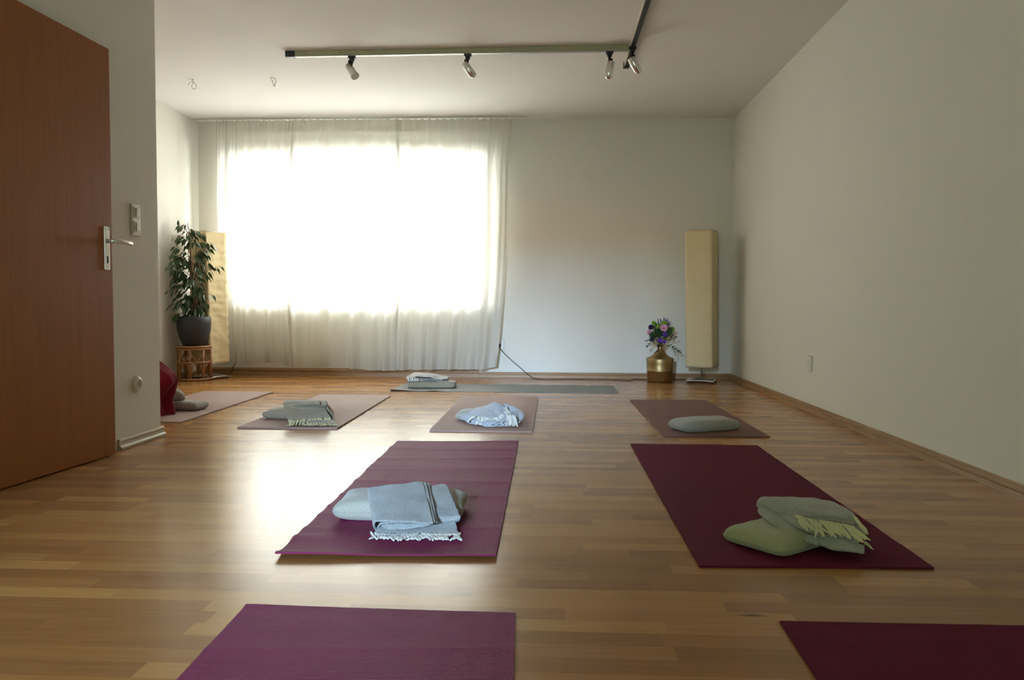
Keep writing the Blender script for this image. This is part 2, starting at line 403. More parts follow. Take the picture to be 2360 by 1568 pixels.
# ------------------------------------------------------------------ door, standing open against the left wall
A = PZ(267, 1046, .006); B = PZ(-40, 1141, .006)
dirn = Vector((B.x-A.x, B.y-A.y, 0)).normalized(); nrm = Vector((-dirn.y, dirn.x, 0))
if nrm.x < 0: nrm = -nrm
topz = (Vector((0, 0, CAMH))+ray(261, 113)*(A.y/ray(261, 113).y)).z
def dp(u, v, z): q = A+dirn*u+nrm*v; return Vector((q.x, q.y, z))
def dbox(mb, u0, u1, v0, v1, z0, z1):
    vs = [dp(u, v, z) for z in (z0, z1) for (u, v) in ((u0, v0), (u1, v0), (u1, v1), (u0, v1))]
    mb.add(vs, [(0,1,2,3),(7,6,5,4),(0,4,5,1),(1,5,6,2),(2,6,7,3),(3,7,4,0)]); return mb
door = struct(dbox(MB(), 0, .88, -.04, 0, .006, topz), 'door_1', K['door'], bevel=.0015)
door['label'] = 'brown wooden door standing open against the left wall'
def on_door(px, py):
    d = ray(px, py); t = (A-Vector((0, 0, CAMH))).dot(nrm)/d.dot(nrm); q = Vector((0, 0, CAMH))+d*t
    return (q-A).dot(dirn), q.z
uL, zt = on_door(237.5, 521); uR, zb = on_door(250.5, 623)
lo, hi = min(uL, uR), max(uL, uR)
pl = dbox(MB(), lo, hi, 0, .008, zb, zt).build('handle_plate', K['alu'], door, bevel=.003)
uc = (lo+hi)/2; zh = on_door(244, 556)[1]
mb = MB(); mb.tube([dp(uc, .006, zh), dp(uc, .052, zh)], .010, 12)
uh = uc
mb.tube([dp(uh+.004, .050, zh), dp(uh-.03, .054, zh), dp(uh-.075, .055, zh-.002), dp(uh-.112, .052, zh-.003)], [.011, .011, .010, .012], 10)
mb.build('door_handle', K['alu'], pl)
zk = on_door(245, 599)[1]
dbox(MB(), uc-.004, uc+.004, .008, .0092, zk-.016, zk+.016).build('keyhole', K['dark'], pl)
mb = MB()
for uu, zz in ((lo+.006, zt-.012), (hi-.006, zt-.012), (uc, zb+.014)): mb.tube([dp(uu, .007, zz), dp(uu, .0095, zz)], .0035, 10)
mb.build('screw', K['alu2'], pl)

# ------------------------------------------------------------------ curtains and rail
CY = YF-.14
def cx(px, py): return PY(px, py, CY)
edges = {
 'L': [(284, 499), (450, 498), (600, 503), (720, 511), (845, 516)],
 'A': [(284, 677), (400, 672), (520, 662), (570, 657), (650, 662), (720, 668), (852, 675)],
 'B': [(284, 918), (400, 920), (520, 926), (600, 923), (700, 918), (760, 913), (852, 910)],
 'R': [(280, 1180), (400, 1170), (520, 1168), (640, 1163), (740, 1155), (800, 1150), (852, 1143)]}
def curtain(l, r, bottom, seed, label, dy, ovl, nf, dense=None):
    rnd = random.Random(seed)
    NZ, NX = 64, 340
    ph = [rnd.uniform(0, 6.28) for _ in range(6)]
    fr = [nf, nf*1.62, nf*.52, nf*2.6, nf*6.5]
    P = []
    for i in range(NZ+1):
        t = i/NZ; py = 283+(850-283)*t
        xl = cx(lerp_tab(edges[l], py)-ovl[0], py).x; xr = cx(lerp_tab(edges[r], py)+ovl[1], py).x
        row = []
        for k in range(NX+1):
            s = k/NX; s2 = s+.012*math.sin(6*s+ph[5])*t
            amp = .006+.024*min(1, t*1.5)
            f = math.sin(2*PI*fr[0]*s2+ph[0])+.55*math.sin(2*PI*fr[1]*s2+ph[1]+.6*t)+.5*math.sin(2*PI*fr[2]*s2+ph[2])
            f += (.13*(1-t))*math.sin(2*PI*fr[3]*s+ph[3])
            tp_ = min(1, min(s, 1-s)/.05); y = CY+dy+amp*f*.75*(.25+.75*tp_*tp_) + .002*(1-t)*math.sin(2*PI*22*s*(nf/6))
            y += .02*noise.noise(Vector((s*9+seed, t*3, 0)))*t
            x = xl+(xr-xl)*s
            bz = CAMH-(lerp_tab(bottom, s)-705)/FPX*CY*1.0+.0
            top = HC-.022-.010*abs(math.sin(PI*s*nf*2.3+seed))
            row.append(Vector((x, y, top+(bz-top)*t)))
        P.append(row)
    o = MB().grid(P).build('curtain', K['curtain'])
    tag(o, label, 'curtain', 'cream curtains in front of the window')
    # hems: doubled cloth down both sides and along the bottom
    mb = MB()
    for cols in ((0, 6), (NX-6, NX)):
        mb.grid([[r_[k]+Vector((0, -.0025, 0)) for k in range(cols[0], cols[1]+1)] for r_ in P])
    mb.grid([[p+Vector((0, -.0025, 0)) for p in r_] for r_ in P[NZ-3:]])
    mb.grid([[p+Vector((0, -.0025, 0)) for p in r_] for r_ in P[:4]])
    mb.build('hem', K['hem'], o)
    return o
curtain('L', 'A', [(0, 847), (.1, 845), (.5, 840), (.85, 842), (.93, 851), (1, 852)], 3, 'cream cotton curtain at the left end of the rail, partly behind the paper lamp', 0, (0, 4), 6.5)
curtain('A', 'B', [(0, 851), (.5, 851), (.75, 856), (1, 857)], 8, 'cream cotton curtain in the middle, between two dark side seams', -.022, (3, 2), 6)
curtain('B', 'R', [(0, 856), (.4, 854), (.7, 853), (.85, 854), (1, 846)], 21, 'cream cotton curtain at the right end of the rail, beside the bare wall', 0, (5, 0), 6.5)
cr = thing('curtain_rail', 'thin white curtain rail fixed to the ceiling above the window', 'curtain rail', (-1.2, CY, HC))
rel(MB().box((XL2+.02, CY+.004, HC-.014), (PY(1215, 272, CY).x, CY+.034, HC-.001)), 'rail', K['white'], cr, bevel=.002)
x0, x1 = cx(499, 284).x, cx(1178, 280).x; n = 44
g0 = rel(MB().box((x0-.004, CY+.006, HC-.046), (x0+.004, CY+.012, HC-.013)), 'glider', K['white'], cr)
for k in range(1, n+1):
    g = g0.copy(); C.objects.link(g); g.location.x = (x1-x0)*k/n

# ------------------------------------------------------------------ yoga mats
def yoga_mat(name, corners, m, label, group, thick=.005, extend=None, waves=0, curl=0, seed=0, wedge=None, nu=40, nv=120):
    # corners: far-left, far-right, near-right, near-left (world, on the floor)
    a, b, c, d = corners
    ctr = (a+b+c+d)/4; mid = (a+b)/2-(c+d)/2; L = mid.length
    rz = math.atan2(mid.y, mid.x)-PI/2
    rot = Matrix.Rotation(-rz, 3, 'Z')
    A_, B_, C_, D_ = [rot@(p-ctr) for p in (a, b, c, d)]
    for p in (A_, B_, C_, D_): p.z = 0
    top, bot = [], []
    for i in range(nv+1):
        t = i/nv; rt, rb = [], []
        for k in range(nu+1):
            s = k/nu; p = (A_*(1-s)+B_*s)*(1-t)+(D_*(1-s)+C_*s)*t
            z = 0
            if waves:
                v = p.y
                wv = (1-min(1, abs(noise.noise(Vector((seed, v*4.2, p.x*.22))))*4.5))**2
                z += waves*wv*(.55+.6*abs(s-.35))
            if curl:
                e = (1-t)*L
                z += curl*math.exp(-(e/.035)**2)*(.75-.45*s+.12*math.sin(9*s))
                z += curl*.55*math.exp(-((e-.16)/.03)**2)*max(0, 1-s*2.2)+curl*.5*math.exp(-((e-.26)/.03)**2)*max(0, 1-s*2.2)
            if wedge: z += wedge(s, t)
            z += .0004
            # worn, faintly uneven outline
            rt.append(Vector((p.x, p.y, z+thick))); rb.append(Vector((p.x, p.y, z)))
        top.append(rt); bot.append(rb)
    mb = MB(); mb.grid([list(reversed(r)) for r in top]); mb.grid(bot)
    for (p, q) in ((top[0], bot[0]), ([r[-1] for r in top], [r[-1] for r in bot]), (list(reversed(top[-1])), list(reversed(bot[-1]))), ([r[0] for r in reversed(top)], [r[0] for r in reversed(bot)])):
        mb.grid([p, q], False)
    o = mb.build(name, m); o.location = (ctr.x, ctr.y, 0); o.rotation_euler.z = rz
    return tag(o, label, 'yoga mat', group)
def corners(*px): return [PZ(x, y, .004) for x, y in px]
def square_up(cs, W, L, anchor='near'):
    # true rectangle fitted through measured corners
    a, b, c, d = cs; ctr = (a+b+c+d)/4; ax = ((a+b)/2-(c+d)/2).normalized(); sx = Vector((ax.y, -ax.x, 0))
    return [ctr-sx*W/2+ax*L/2, ctr+sx*W/2+ax*L/2, ctr+sx*W/2-ax*L/2, ctr-sx*W/2-ax*L/2]
G1 = 'plum ribbed yoga mats'
cC = corners((915, 1018), (1195, 1020), (1143, 1286), (634, 1284))
yoga_mat('yoga_mat', cC, K['plum'], 'plum ribbed yoga mat with wavy creases under the blue-grey folded blanket', G1, waves=.008, curl=.009, seed=3, nv=220)
cD = corners((1453, 1024), (1745, 1028), (2153, 1310), (1612, 1306))
yoga_mat('yoga_mat', cD, K['plum2'], 'dark wine red yoga mat under the green-grey cushion and fringed blanket', G1, waves=.002, seed=9)
a, b = PZ(567, 1396, .004), PZ(1188, 1414, .004)
l2, r2 = PZ(407, 1568, .004), PZ(1184, 1568, .004)
vl = (l2-a).normalized(); vr = (r2-b).normalized()
yoga_mat('yoga_mat', [a, b, b+vr*1.86, a+vl*1.86], K['plum'], 'empty plum ribbed yoga mat cut off at the lower left of the picture', G1, waves=.0035, seed=15)
a = PZ(1797, 1433, .004); l2 = PZ(1885, 1568, .004); vl = (l2-a).normalized(); sd = Vector((1, .004, 0))*.617
yoga_mat('yoga_mat', [a, a+sd, a+sd+vl*1.86, a+vl*1.86], K['plum2'], 'dark wine red yoga mat cut off at the bottom right corner', G1, waves=.002, seed=19)
G2 = 'thick brown yoga mats'
cE_f = PZ(470, 902, .008); cE_fr = PZ(631, 903, .008); cE_nr = PZ(418, 973, .008)
yoga_mat('yoga_mat', [cE_f, cE_fr, cE_nr, cE_f+cE_nr-cE_fr], K['brown'], 'brown yoga mat partly hidden by the wall corner, under a red blanket', G2, .009)
yoga_mat('yoga_mat', corners((738, 911), (901, 913), (777, 989), (547, 987)), K['brown'], 'brown yoga mat under the olive grey blanket and cushion', G2, .009)
yoga_mat('yoga_mat', corners((1066, 915), (1240, 916), (1228, 997), (990, 994)), K['brown'], 'brown yoga mat under the bluish fringed blanket bundle', G2, .010)
yoga_mat('yoga_mat', corners((1452, 923), (1627, 924), (1775, 1008), (1529, 1006)), K['brown2'], 'darker brown yoga mat carrying only a pale cushion', G2, .008)
def wI(s, t): return .012*math.exp(-((t-1)/.03)**2)*math.exp(-(s/.08)**2)+.006*math.exp(-((t-1)/.05)**2)*math.exp(-((s-.19)/.03)**2)
yoga_mat('yoga_mat', corners((932, 884), (1413, 889), (1426, 906), (899, 901)), K['grey_mat'], 'grey yoga mat lying crosswise in front of the window', 'grey yoga mat', .004, wedge=wI, nu=160, nv=30)

# ------------------------------------------------------------------ cushions and blankets
def cushion(name, ctr, L, W, Tk, ang, m, label, group, seed=0, p=4.5, q=.38, z0=.006, piping=False):
    n = 40; rnd = random.Random(seed)
    def h(u, v):
        e = max(0, 1-abs(u)**p)*max(0, 1-abs(v)**p)
        return e**q
    mb = MB(); top, bot = [], []
    for i in range(n+1):
        rt, rb = [], []
        for k in range(n+1):
            u = math.sin((2*i/n-1)*PI/2); v = math.sin((2*k/n-1)*PI/2)
            # sides bow in between the corners
            x = u*L/2*(1-.05*(1-v*v)*abs(u)); y = v*W/2*(1-.06*(1-u*u)*abs(v))
            if abs(u) > .8 and abs(v) > .8:
                r = ((abs(u)-.8)/.2)*((abs(v)-.8)/.2); x *= 1-.06*r; y *= 1-.10*r
            hh = h(u, v)*(1+.16*noise.noise(Vector((x*9, y*9, seed))))
            wr = .0025*noise.noise(Vector((x*30, y*30, seed+5)))*h(u, v)
            rt.append(Vector((x, y, Tk*.42+Tk*.58*hh+wr))); rb.append(Vector((x, y, Tk*.42-Tk*.42*min(1, h(u, v)*1.3))))
        top.append(rt); bot.append(rb)
    mb.grid([list(reversed(r)) for r in top]); mb.grid(bot)
    for (pp, qq) in ((top[0], bot[0]), ([r[-1] for r in top], [r[-1] for r in bot]), (list(reversed(top[-1])), list(reversed(bot[-1]))), ([r[0] for r in reversed(top)], [r[0] for r in reversed(bot)])):
        mb.grid([pp, qq])
    o = mb.build(name, m); o.location = (ctr.x, ctr.y, z0); o.rotation_euler.z = ang
    tag(o, label, 'cushion', group)
    ed = []
    for i in range(n+1): ed.append(top[i][0])
    for k in range(1, n+1): ed.append(top[n][k])
    for i in range(n-1, -1, -1): ed.append(top[i][n])
    for k in range(n-1, -1, -1): ed.append(top[0][k])
    MB().tube([e+Vector((0, 0, -.001)) for e in ed], .0022, 6).build('seam_piping', m, o)
    return o
def strip(rungs, nA=26, nS=7, wob=.004, seed=0, freq=14, edge=.003, bulge=0):
    """ruled cloth surface through successive cross lines (A, B); wob adds soft creases"""
    a = catmull([Vector(r[0]) for r in rungs], nS); b = catmull([Vector(r[1]) for r in rungs], nS)
    P = []
    for i, (p, q) in enumerate(zip(a, b)):
        row = []
        for k in range(nA+1):
            s = k/nA; v = p.lerp(q, s)
            nz = noise.noise(Vector((s*3.1+seed, i*.11, seed*1.7)))*wob+noise.noise(Vector((v.x*freq, v.y*freq, v.z*freq*1.5+seed)))*wob*.8
            en = noise.noise(Vector((i*.35, seed, 9 if s < .5 else 3)))*edge
            d = (q-p).normalized()
            if k == 0 or k == nA: v = v+d*en
            row.append(v+Vector((0, -bulge*.5*math.sin(PI*s), nz+bulge*math.sin(PI*s))))
        P.append(row)
    return P
def grid_cloth(mb, P): mb.grid(P)
def tassels(edge, outdir, n, length, r, seed, floor_z, droop=1.0, spread=.35):
    """knotted fringe: bundles of thread starting on a cloth edge"""
    rnd = random.Random(seed); mb = MB(); E = [Vector(e) for e in edge]
    for k in range(n):
        t = (k+rnd.uniform(.2, .8))/n*(len(E)-1); i = min(int(t), len(E)-2); p = E[i].lerp(E[i+1], t-i)
        od = Vector(outdir(t/(len(E)-1)) if callable(outdir) else outdir).normalized(); tg = (E[i+1]-E[i]).normalized()
        L = length*rnd.uniform(.75, 1.2); d = (od+tg*rnd.uniform(-spread, spread)).normalized()
        for j in range(2):
            dd = (d+tg*rnd.uniform(-.22, .22)).normalized(); pts = []; ph = rnd.uniform(0, 6)
            for q in range(7):
                s = q/6; v = p+dd*L*s+tg*math.sin(s*5+ph)*.003
                fz = floor_z(v) if callable(floor_z) else floor_z
                z = p.z+dd.z*L*s-droop*L*s*s*.9+rnd.uniform(-.001, .001)
                v.z = max(z, fz+r*1.1+.002*rnd.random()*(s > .5)); pts.append(v)
            mb.tube(pts, [r*.9, r*1.25, r, r*1.05, r, r*.9, r*.4], 5)
    return mb
CLOTH = [('SOLID', .0065), ('SUB', 1)]; CLOTH2 = [('SOLID', .0105), ('SUB', 1)]
GC, GB = 'cushions on the yoga mats', 'fringed wool blankets on the mats'

# -- set on the front left mat: beige cushion, blue-grey folded blanket
o = PZ(921, 1183); cushion('cushion', Vector((o.x*.97, 2.63, 0)), .43, .235, .074, .03, K['p_beige'], 'grey linen cushion sticking out left and right under the blue-grey folded blanket', GC, 1, z0=.0075)
O = PZ(957, 1232)
bl = thing('wool_blanket', 'blue-grey wool blanket folded square with cream fringe on the left plum mat', 'blanket', (O.x, O.y, 0), GB)
def q3(px, py, z): return PZ(px, py, z)
def R2(*t): return [(q3(*a_), q3(*b_)) for a_, b_ in t]
mb = MB()
TZ = [(1108, .110), (1120, .105), (1135, .097), (1160, .081), (1185, .064), (1205, .046), (1215, .034), (1225, .022), (1232, .012)]
def V2(off, *t): return [(q3(a_[0], a_[1], lerp_tab(TZ, a_[1])+(a_[2] if len(a_) > 2 else off)), q3(b_[0], b_[1], lerp_tab(TZ, b_[1])+(b_[2] if len(b_) > 2 else off))) for a_, b_ in t]
P1 = strip(V2(-.016, ((864, 1229, -.001), (1057, 1229, .0)), ((865, 1220, -.006), (1054, 1217, -.010)), ((867, 1205), (1050, 1201)), ((864, 1175), (1045, 1172)), ((860, 1150), (1036, 1145)), ((860, 1134), (1030, 1131))), 30, 6, .004, 2)
mb.grid(P1)
P2_ = strip(V2(-.008, ((868, 1126), (1022, 1116)), ((868, 1136), (1034, 1123)), ((868, 1160), (1042, 1146)), ((869, 1185), (1052, 1168)), ((869, 1205), (1060, 1186)), ((870, 1215), (1062, 1191)), ((871, 1222, -.007), (1061, 1196, -.010)), ((880, 1224, -.014), (1056, 1201, -.018)), ((886, 1214, -.020), (1048, 1196, -.022))), 30, 8, .006, 3, 16)
mb.grid(P2_)
mb.grid(strip(V2(-.004, ((882, 1217), (890, 1206)), ((905, 1222), (908, 1207)), ((935, 1220), (935, 1207)), ((975, 1215), (975, 1208)), ((1000, 1209), (1000, 1203))), 8, 6, .005, 6, 30))
T3 = strip(V2(0, ((1000, 1203, -.004), (984, 1124, -.004)), ((930, 1203, -.004), (920, 1124, -.004)), ((882, 1206, -.003), (870, 1131, -.004)), ((868, 1221, -.004), (853, 1137, -.004)), ((862, 1212, .004), (849, 1132, .004)), ((871, 1202, .009), (857, 1125, .008)), ((925, 1205, .010), (908, 1118, .010)), ((972, 1208, .010), (952, 1113, .010)), ((999, 1208, .009), (974, 1111, .008))), 26, 8, .006, 8, 13, .002, .004)
mb.grid(T3)
mb.grid(strip(V2(.006, ((975, 1207), (958, 1113)), ((1004, 1203), (982, 1112))), 24, 5, .004, 9, 13, .004, .004))
mb.grid(strip(V2(.002, ((980, 1206), (965, 1115)), ((1009, 1206), (989, 1114))), 24, 5, .004, 10, 13, .004, .003))
rel(mb, 'folded_cloth', K['b_grey'], bl, mods=CLOTH)
e = [q3(851, 1226, .016)]+[p for p in P1[0]]+[q3(1064, 1229, .014)]
rel(tassels(e, Vector((0, -1, .0)), 44, .060, .0036, 5, .0075, .5, .8), 'fringe', K['fringe'], bl)

# -- set on the front right mat: green cushion, green-grey blanket
l_ = PZ(1665, 1236, .027); n_ = PZ(1795, 1280, .020); v_ = (n_-l_); v_.z = 0; u_ = Vector((-v_.y, v_.x, 0)).normalized()
o = (l_+n_)/2+u_*.165
cushion('cushion', o, .33, v_.length+.03, .055, math.atan2(u_.y, u_.x), K['p_green'], 'green-grey cushion lying cornerwise under the blanket on the right wine red mat', GC, 4, z0=.0065)
bl = thing('wool_blanket', 'green-grey wool blanket folded lengthwise with straw-coloured fringes on the right wine red mat', 'blanket', tuple(PZ(1880, 1250)), GB)
mb = MB()
def D2(*t): return [(PY(*a_), PY(*b_)) for a_, b_ in t]      # cross lines given with their distance
mb.grid(strip(D2(((1750, 1180, 2.455), (1751, 1168, 2.500)), ((1752, 1191, 2.430), (1757, 1172, 2.475)), ((1773, 1206, 2.365), (1778, 1182, 2.445)), ((1797, 1222, 2.330), (1806, 1198, 2.415)), ((1809, 1240, 2.295), (1830, 1213, 2.365)), ((1838, 1250, 2.285), (1862, 1226, 2.345)), ((1890, 1258, 2.255), (1907, 1242, 2.305)), ((1940, 1268, 2.210), (1950, 1252, 2.265)), ((1991, 1275, 2.220), (1989, 1260, 2.265))), 18, 8, .006, 12, 18, .003, .010))
mb.grid(strip(D2(((1808, 1238, 2.290), (1824, 1224, 2.315)), ((1820, 1247, 2.280), (1836, 1231, 2.305)), ((1850, 1251, 2.275), (1856, 1240, 2.295)), ((1885, 1256, 2.255), (1888, 1246, 2.275))), 8, 7, .010, 14, 34, .003, .006))
mb.grid(strip(D2(((1752, 1172, 2.455), (1768, 1157, 2.580)), ((1789, 1186, 2.415), (1800, 1156, 2.580)), ((1831, 1211, 2.325), (1850, 1158, 2.570)), ((1877, 1230, 2.285), (1905, 1165, 2.530)), ((1926, 1248, 2.235), (1955, 1190, 2.435)), ((1979, 1257, 2.235), (1986, 1228, 2.325))), 22, 8, .005, 16, 14, .003, .005))
mb.grid(strip(D2(((1790, 1187, 2.41), (1805, 1156, 2.56)), ((1762, 1175, 2.44), (1772, 1156, 2.55)), ((1749, 1169, 2.455), (1753, 1157, 2.53)), ((1748, 1161, 2.455), (1759, 1151, 2.55)), ((1762, 1166, 2.445), (1778, 1149, 2.57)), ((1796, 1183, 2.41), (1812, 1149, 2.57)), ((1831, 1185, 2.40), (1855, 1151, 2.56)), ((1862, 1195, 2.38), (1885, 1153, 2.55)), ((1901, 1194, 2.38), (1912, 1157, 2.54)), ((1947, 1202, 2.35), (1945, 1173, 2.46)), ((1971, 1208, 2.33), (1968, 1188, 2.40))), 22, 8, .005, 17, 15, .003, .006))
mb.grid(strip(D2(((1836, 1190, 2.39), (1850, 1170, 2.50)), ((1900, 1200, 2.37), (1905, 1175, 2.46)), ((1945, 1207, 2.345), (1942, 1185, 2.42)), ((1968, 1214, 2.32), (1965, 1195, 2.38))), 12, 6, .004, 18, 20, .003))
rel(mb, 'folded_cloth', K['b_green'], bl, mods=CLOTH2)
def D1(*t): return [PY(*a_) for a_ in t]
e1 = D1((1834, 1188, 2.320), (1870, 1199, 2.300), (1905, 1203, 2.290), (1945, 1210, 2.270), (1964, 1214, 2.255))
e2 = D1((1966, 1188, 2.335), (1974, 1196, 2.315), (1978, 1206, 2.295))
fr = tassels(e1, PY(1908, 1235, 2.230)-PY(1870, 1199, 2.300), 26, .062, .0038, 21, lambda v: .0, .05, .45)
f2 = tassels(e2, PY(1998, 1224, 2.245)-PY(1970, 1192, 2.325), 12, .055, .0034, 22, lambda v: .0, .15, .5)
rel(f2, 'fringe', K['fringe_o'], bl)
f3 = tassels([q3(1990, 1248, .03), q3(1993, 1256, .025)], q3(2003, 1258, .012)-q3(1975, 1252, .025), 4, .025, .0022, 23, .007, .3, .3)
rel(f3, 'fringe', K['fringe_o'], bl)
rel(fr, 'fringe', K['fringe_o'], bl)

# -- set on the second brown mat: olive-grey blanket over a cushion
o = PZ(672, 968); cushion('cushion', Vector((o.x+.0, 4.84, 0)), .34, .2, .058, -.03, K['p_warm'], 'grey cushion half covered by the olive grey draped blanket', GC, 6, z0=.011)
O = PZ(715, 983)
bl = thing('wool_blanket', 'olive grey wool blanket draped steeply over its cushion, fringe facing the camera', 'blanket', (O.x, O.y, 0), GB)
mb = MB()
s = [(q3(664, 968, .045), q3(763, 963, .042)), (q3(659, 956, .064), q3(755, 951, .064)), (q3(655, 943, .09), q3(747, 939, .09)), (q3(652, 931, .118), q3(739, 932, .118)), (q3(655, 926, .126), q3(737, 926, .132)), (q3(662, 924, .118), q3(738, 924, .12)), (q3(668, 930, .09), q3(742, 930, .09))]
L1 = strip(s, 24, 7, .0035, 31); mb.grid(L1)
# a second layer, set back and showing along the right side
off = Vector((.012, .022, -.008))
s2 = [(a_+off, b_+off+Vector((.022, 0, 0))) for a_, b_ in s]; s2[0] = (s2[0][0]+Vector((0, .0, -.004)), q3(777, 977, .02)); s2[1] = (s2[1][0], q3(768, 962, .035))
L2 = strip(s2, 24, 7, .004, 33); mb.grid(L2)
s3 = [(q3(740, 930, .11), q3(735, 924, .112)), (q3(752, 936, .10), q3(750, 930, .10)), (q3(760, 948, .07), q3(760, 938, .075)), (q3(768, 962, .045), q3(768, 948, .05)), (q3(764, 964, .03), q3(768, 954, .035))]
mb.grid(strip(s3, 8, 6, .006, 35))
rel(mb, 'folded_cloth', K['b_olive'], bl, mods=CLOTH)
fr = tassels(L1[0], Vector((0, -.8, -.9)), 26, .062, .0032, 36, .0125, .3, .4)
f2 = tassels(L2[0][8:], Vector((.15, -1, -.5)), 18, .055, .003, 37, .0125, .4); fr.add(f2.v, f2.f, True)
rel(fr, 'fringe', K['fringe_o'], bl)

# -- set on the third brown mat: blue-grey bundle
o = PZ(1113, 967); cushion('cushion', Vector((o.x, 4.86, 0)), .315, .2, .056, -.05, K['p_beige'], 'cream cushion peeping out left under the bluish blanket bundle', GC, 8, z0=.012)
bl = thing('wool_blanket', 'bluish grey wool blanket piled in a pointed bundle with tousled white fringe', 'blanket', tuple(PZ(1130, 975)), GB)
mb = MB()
for j, sh in enumerate((0, 5, 10)):
    s = D2(((1062+sh, 968-sh*.6, 4.70), (1068+sh, 957-sh*.3, 4.76)), ((1082+sh*.8, 976-sh*.8, 4.63), (1088, 948, 4.85)), ((1105, 982-sh*.9, 4.57), (1115, 939, 4.90)),
         ((1126, 986-sh*1.0, 4.54), (1140, 932, 4.92)), ((1155, 983-sh*1.0, 4.56), (1165, 938, 4.89)), ((1182-sh*.4, 978-sh*.9, 4.60), (1185, 946, 4.84)), ((1204-sh, 970-sh*.6, 4.66), (1203-sh, 958-sh*.3, 4.75)))
    s = [(a_-F_*.008*j, b_-F_*.008*j) for a_, b_ in s]
    mb.grid(strip(s, 26, 9, .013, 41+j, 24, .004, .012))
s = D2(((1084, 952, 4.78), (1090, 946, 4.83)), ((1100, 957, 4.73), (1110, 938, 4.88)), ((1118, 962, 4.69), (1130, 930, 4.90)), ((1134, 965, 4.67), (1142, 925, 4.91)), ((1152, 960, 4.69), (1154, 930, 4.89)), ((1164, 952, 4.74), (1163, 937, 4.86)), ((1172, 947, 4.78), (1170, 941, 4.83)))
L1 = strip(s, 22, 9, .008, 45, 20, .003, .010); L1 = [[p-F_*.035 for p in r_] for r_ in L1]; mb.grid(L1)
s = D2(((1164, 938, 4.82), (1160, 932, 4.86)), ((1180, 950, 4.76), (1184, 938, 4.82)), ((1192, 962, 4.68), (1203, 948, 4.76)), ((1199, 972, 4.62), (1209, 960, 4.70)), ((1194, 977, 4.58), (1205, 968, 4.64)))
mb.grid(strip(s, 10, 7, .008, 47, 26, .004, .008))
rel(mb, 'folded_cloth', fabric('blue_grey_wool', (.45, .48, .53)), bl, mods=CLOTH)
e = D1((1095, 957, 4.66), (1115, 959, 4.64), (1132, 963, 4.62), (1146, 961, 4.63), (1158, 953, 4.67), (1170, 943, 4.73), (1163, 938, 4.76))
e = [p-F_*.045 for p in e]
def od(t): return Vector((-.5+1.5*t, -1+.3*t, -.75))
fr = tassels(e, od, 30, .060, .0036, 51, lambda v: .014, .2, 1.1)
f2 = tassels(D1((1166, 956, 4.57), (1176, 955, 4.57), (1186, 958, 4.57)), Vector((.35, -1, -1.0)), 9, .075, .0036, 52, lambda v: .014, .3, .3)
fr.add(f2.v, f2.f, True)
rel(fr, 'fringe', K['fringe'], bl)

# -- fourth brown mat: cushion only
o = PZ(1618, 982); cushion('cushion', Vector((o.x*.97, 4.535, 0)), .375, .19, .068, .40, K['p_grey'], 'pale grey cushion lying alone on the darker brown mat', GC, 11, z0=.010)

# -- grey mat: firm cushion and crumpled blanket
a0 = PZ(940, 893, .02); 
def firm(ctr, L, W, Tk, ang, m, label):
    n = 36; mb = MB(); rows = []
    prof_ = [(0, .0), (.9, 0), (.975, .06), (1, .22), (1.0, .5), (1, .78), (.975, .94), (.9, 1.0), (0, 1.02)]
    for f_, zz in prof_:
        row = []
        for k in range(n):
            a_ = 2*PI*k/n; c_, s_ = math.cos(a_), math.sin(a_)
            x = L/2*(abs(c_)**.35)*(1 if c_ > 0 else -1); y = W/2*(abs(s_)**.35)*(1 if s_ > 0 else -1)
            row.append(Vector((x*f_, y*f_, Tk*zz+.0025*noise.noise(Vector((x*20, y*20, zz*3))))))
        rows.append(row+[row[0]])
    mb.grid(rows); ob = mb.build('cushion', m); ob.location = (ctr.x, ctr.y, .0065); ob.rotation_euler.z = ang
    tag(ob, label, 'cushion', GC)
    MB().tube([rows[5][k]*1.0+Vector((0, 0, .004)) for k in range(n+1)], .0028, 6).build('seam_piping', m, ob)
    MB().tube([rows[3][k]*1.0-Vector((0, 0, .002)) for k in range(n+1)], .0028, 6).build('seam_piping', m, ob)
    return ob
o = PZ(993, 889); o = Vector((o.x*.965, 6.74, 0)); firm(Vector((o.x, o.y+.05, 0)), .405, .2, .052, .05, K['p_warm'], 'firm flat grey cushion under a crumpled blanket on the grey mat')
O = Vector((o.x-.035, o.y+.05, .058))
bl = thing('wool_blanket', 'pale grey blanket crumpled on the firm cushion, on the grey mat', 'blanket', (O.x, O.y, 0), GB)
mb = MB()
def rr(x, y0, y1, z0, z1): return (O+Vector((x, y0, z0)), O+Vector((x, y1, z1)))
mb.grid(strip([rr(.17, -.075, .08, .006, .01), rr(.1, -.09, .1, .006, .01), rr(0, -.1, .1, .006, .01), rr(-.12, -.1, .1, .006, .012), rr(-.17, -.09, .09, .02, .02), rr(-.165, -.085, .085, .036, .04), rr(-.1, -.09, .1, .05, .056), rr(-.02, -.1, .1, .046, .056), rr(.06, -.1, .1, .036, .05), rr(.13, -.08, .09, .024, .036), rr(.175, -.05, .07, .02, .03)], 20, 6, .012, 61, 22))
mb.grid(strip([rr(.14, -.085, .04, .012, .02), rr(.05, -.105, .04, .014, .03), rr(-.06, -.105, .04, .018, .03), rr(-.15, -.095, .04, .02, .03), rr(-.16, -.1, .03, .03, .034), rr(-.09, -.108, .03, .04, .05)], 14, 6, .010, 63, 26))
rel(mb, 'folded_cloth', K['b_pale'], bl, mods=CLOTH)
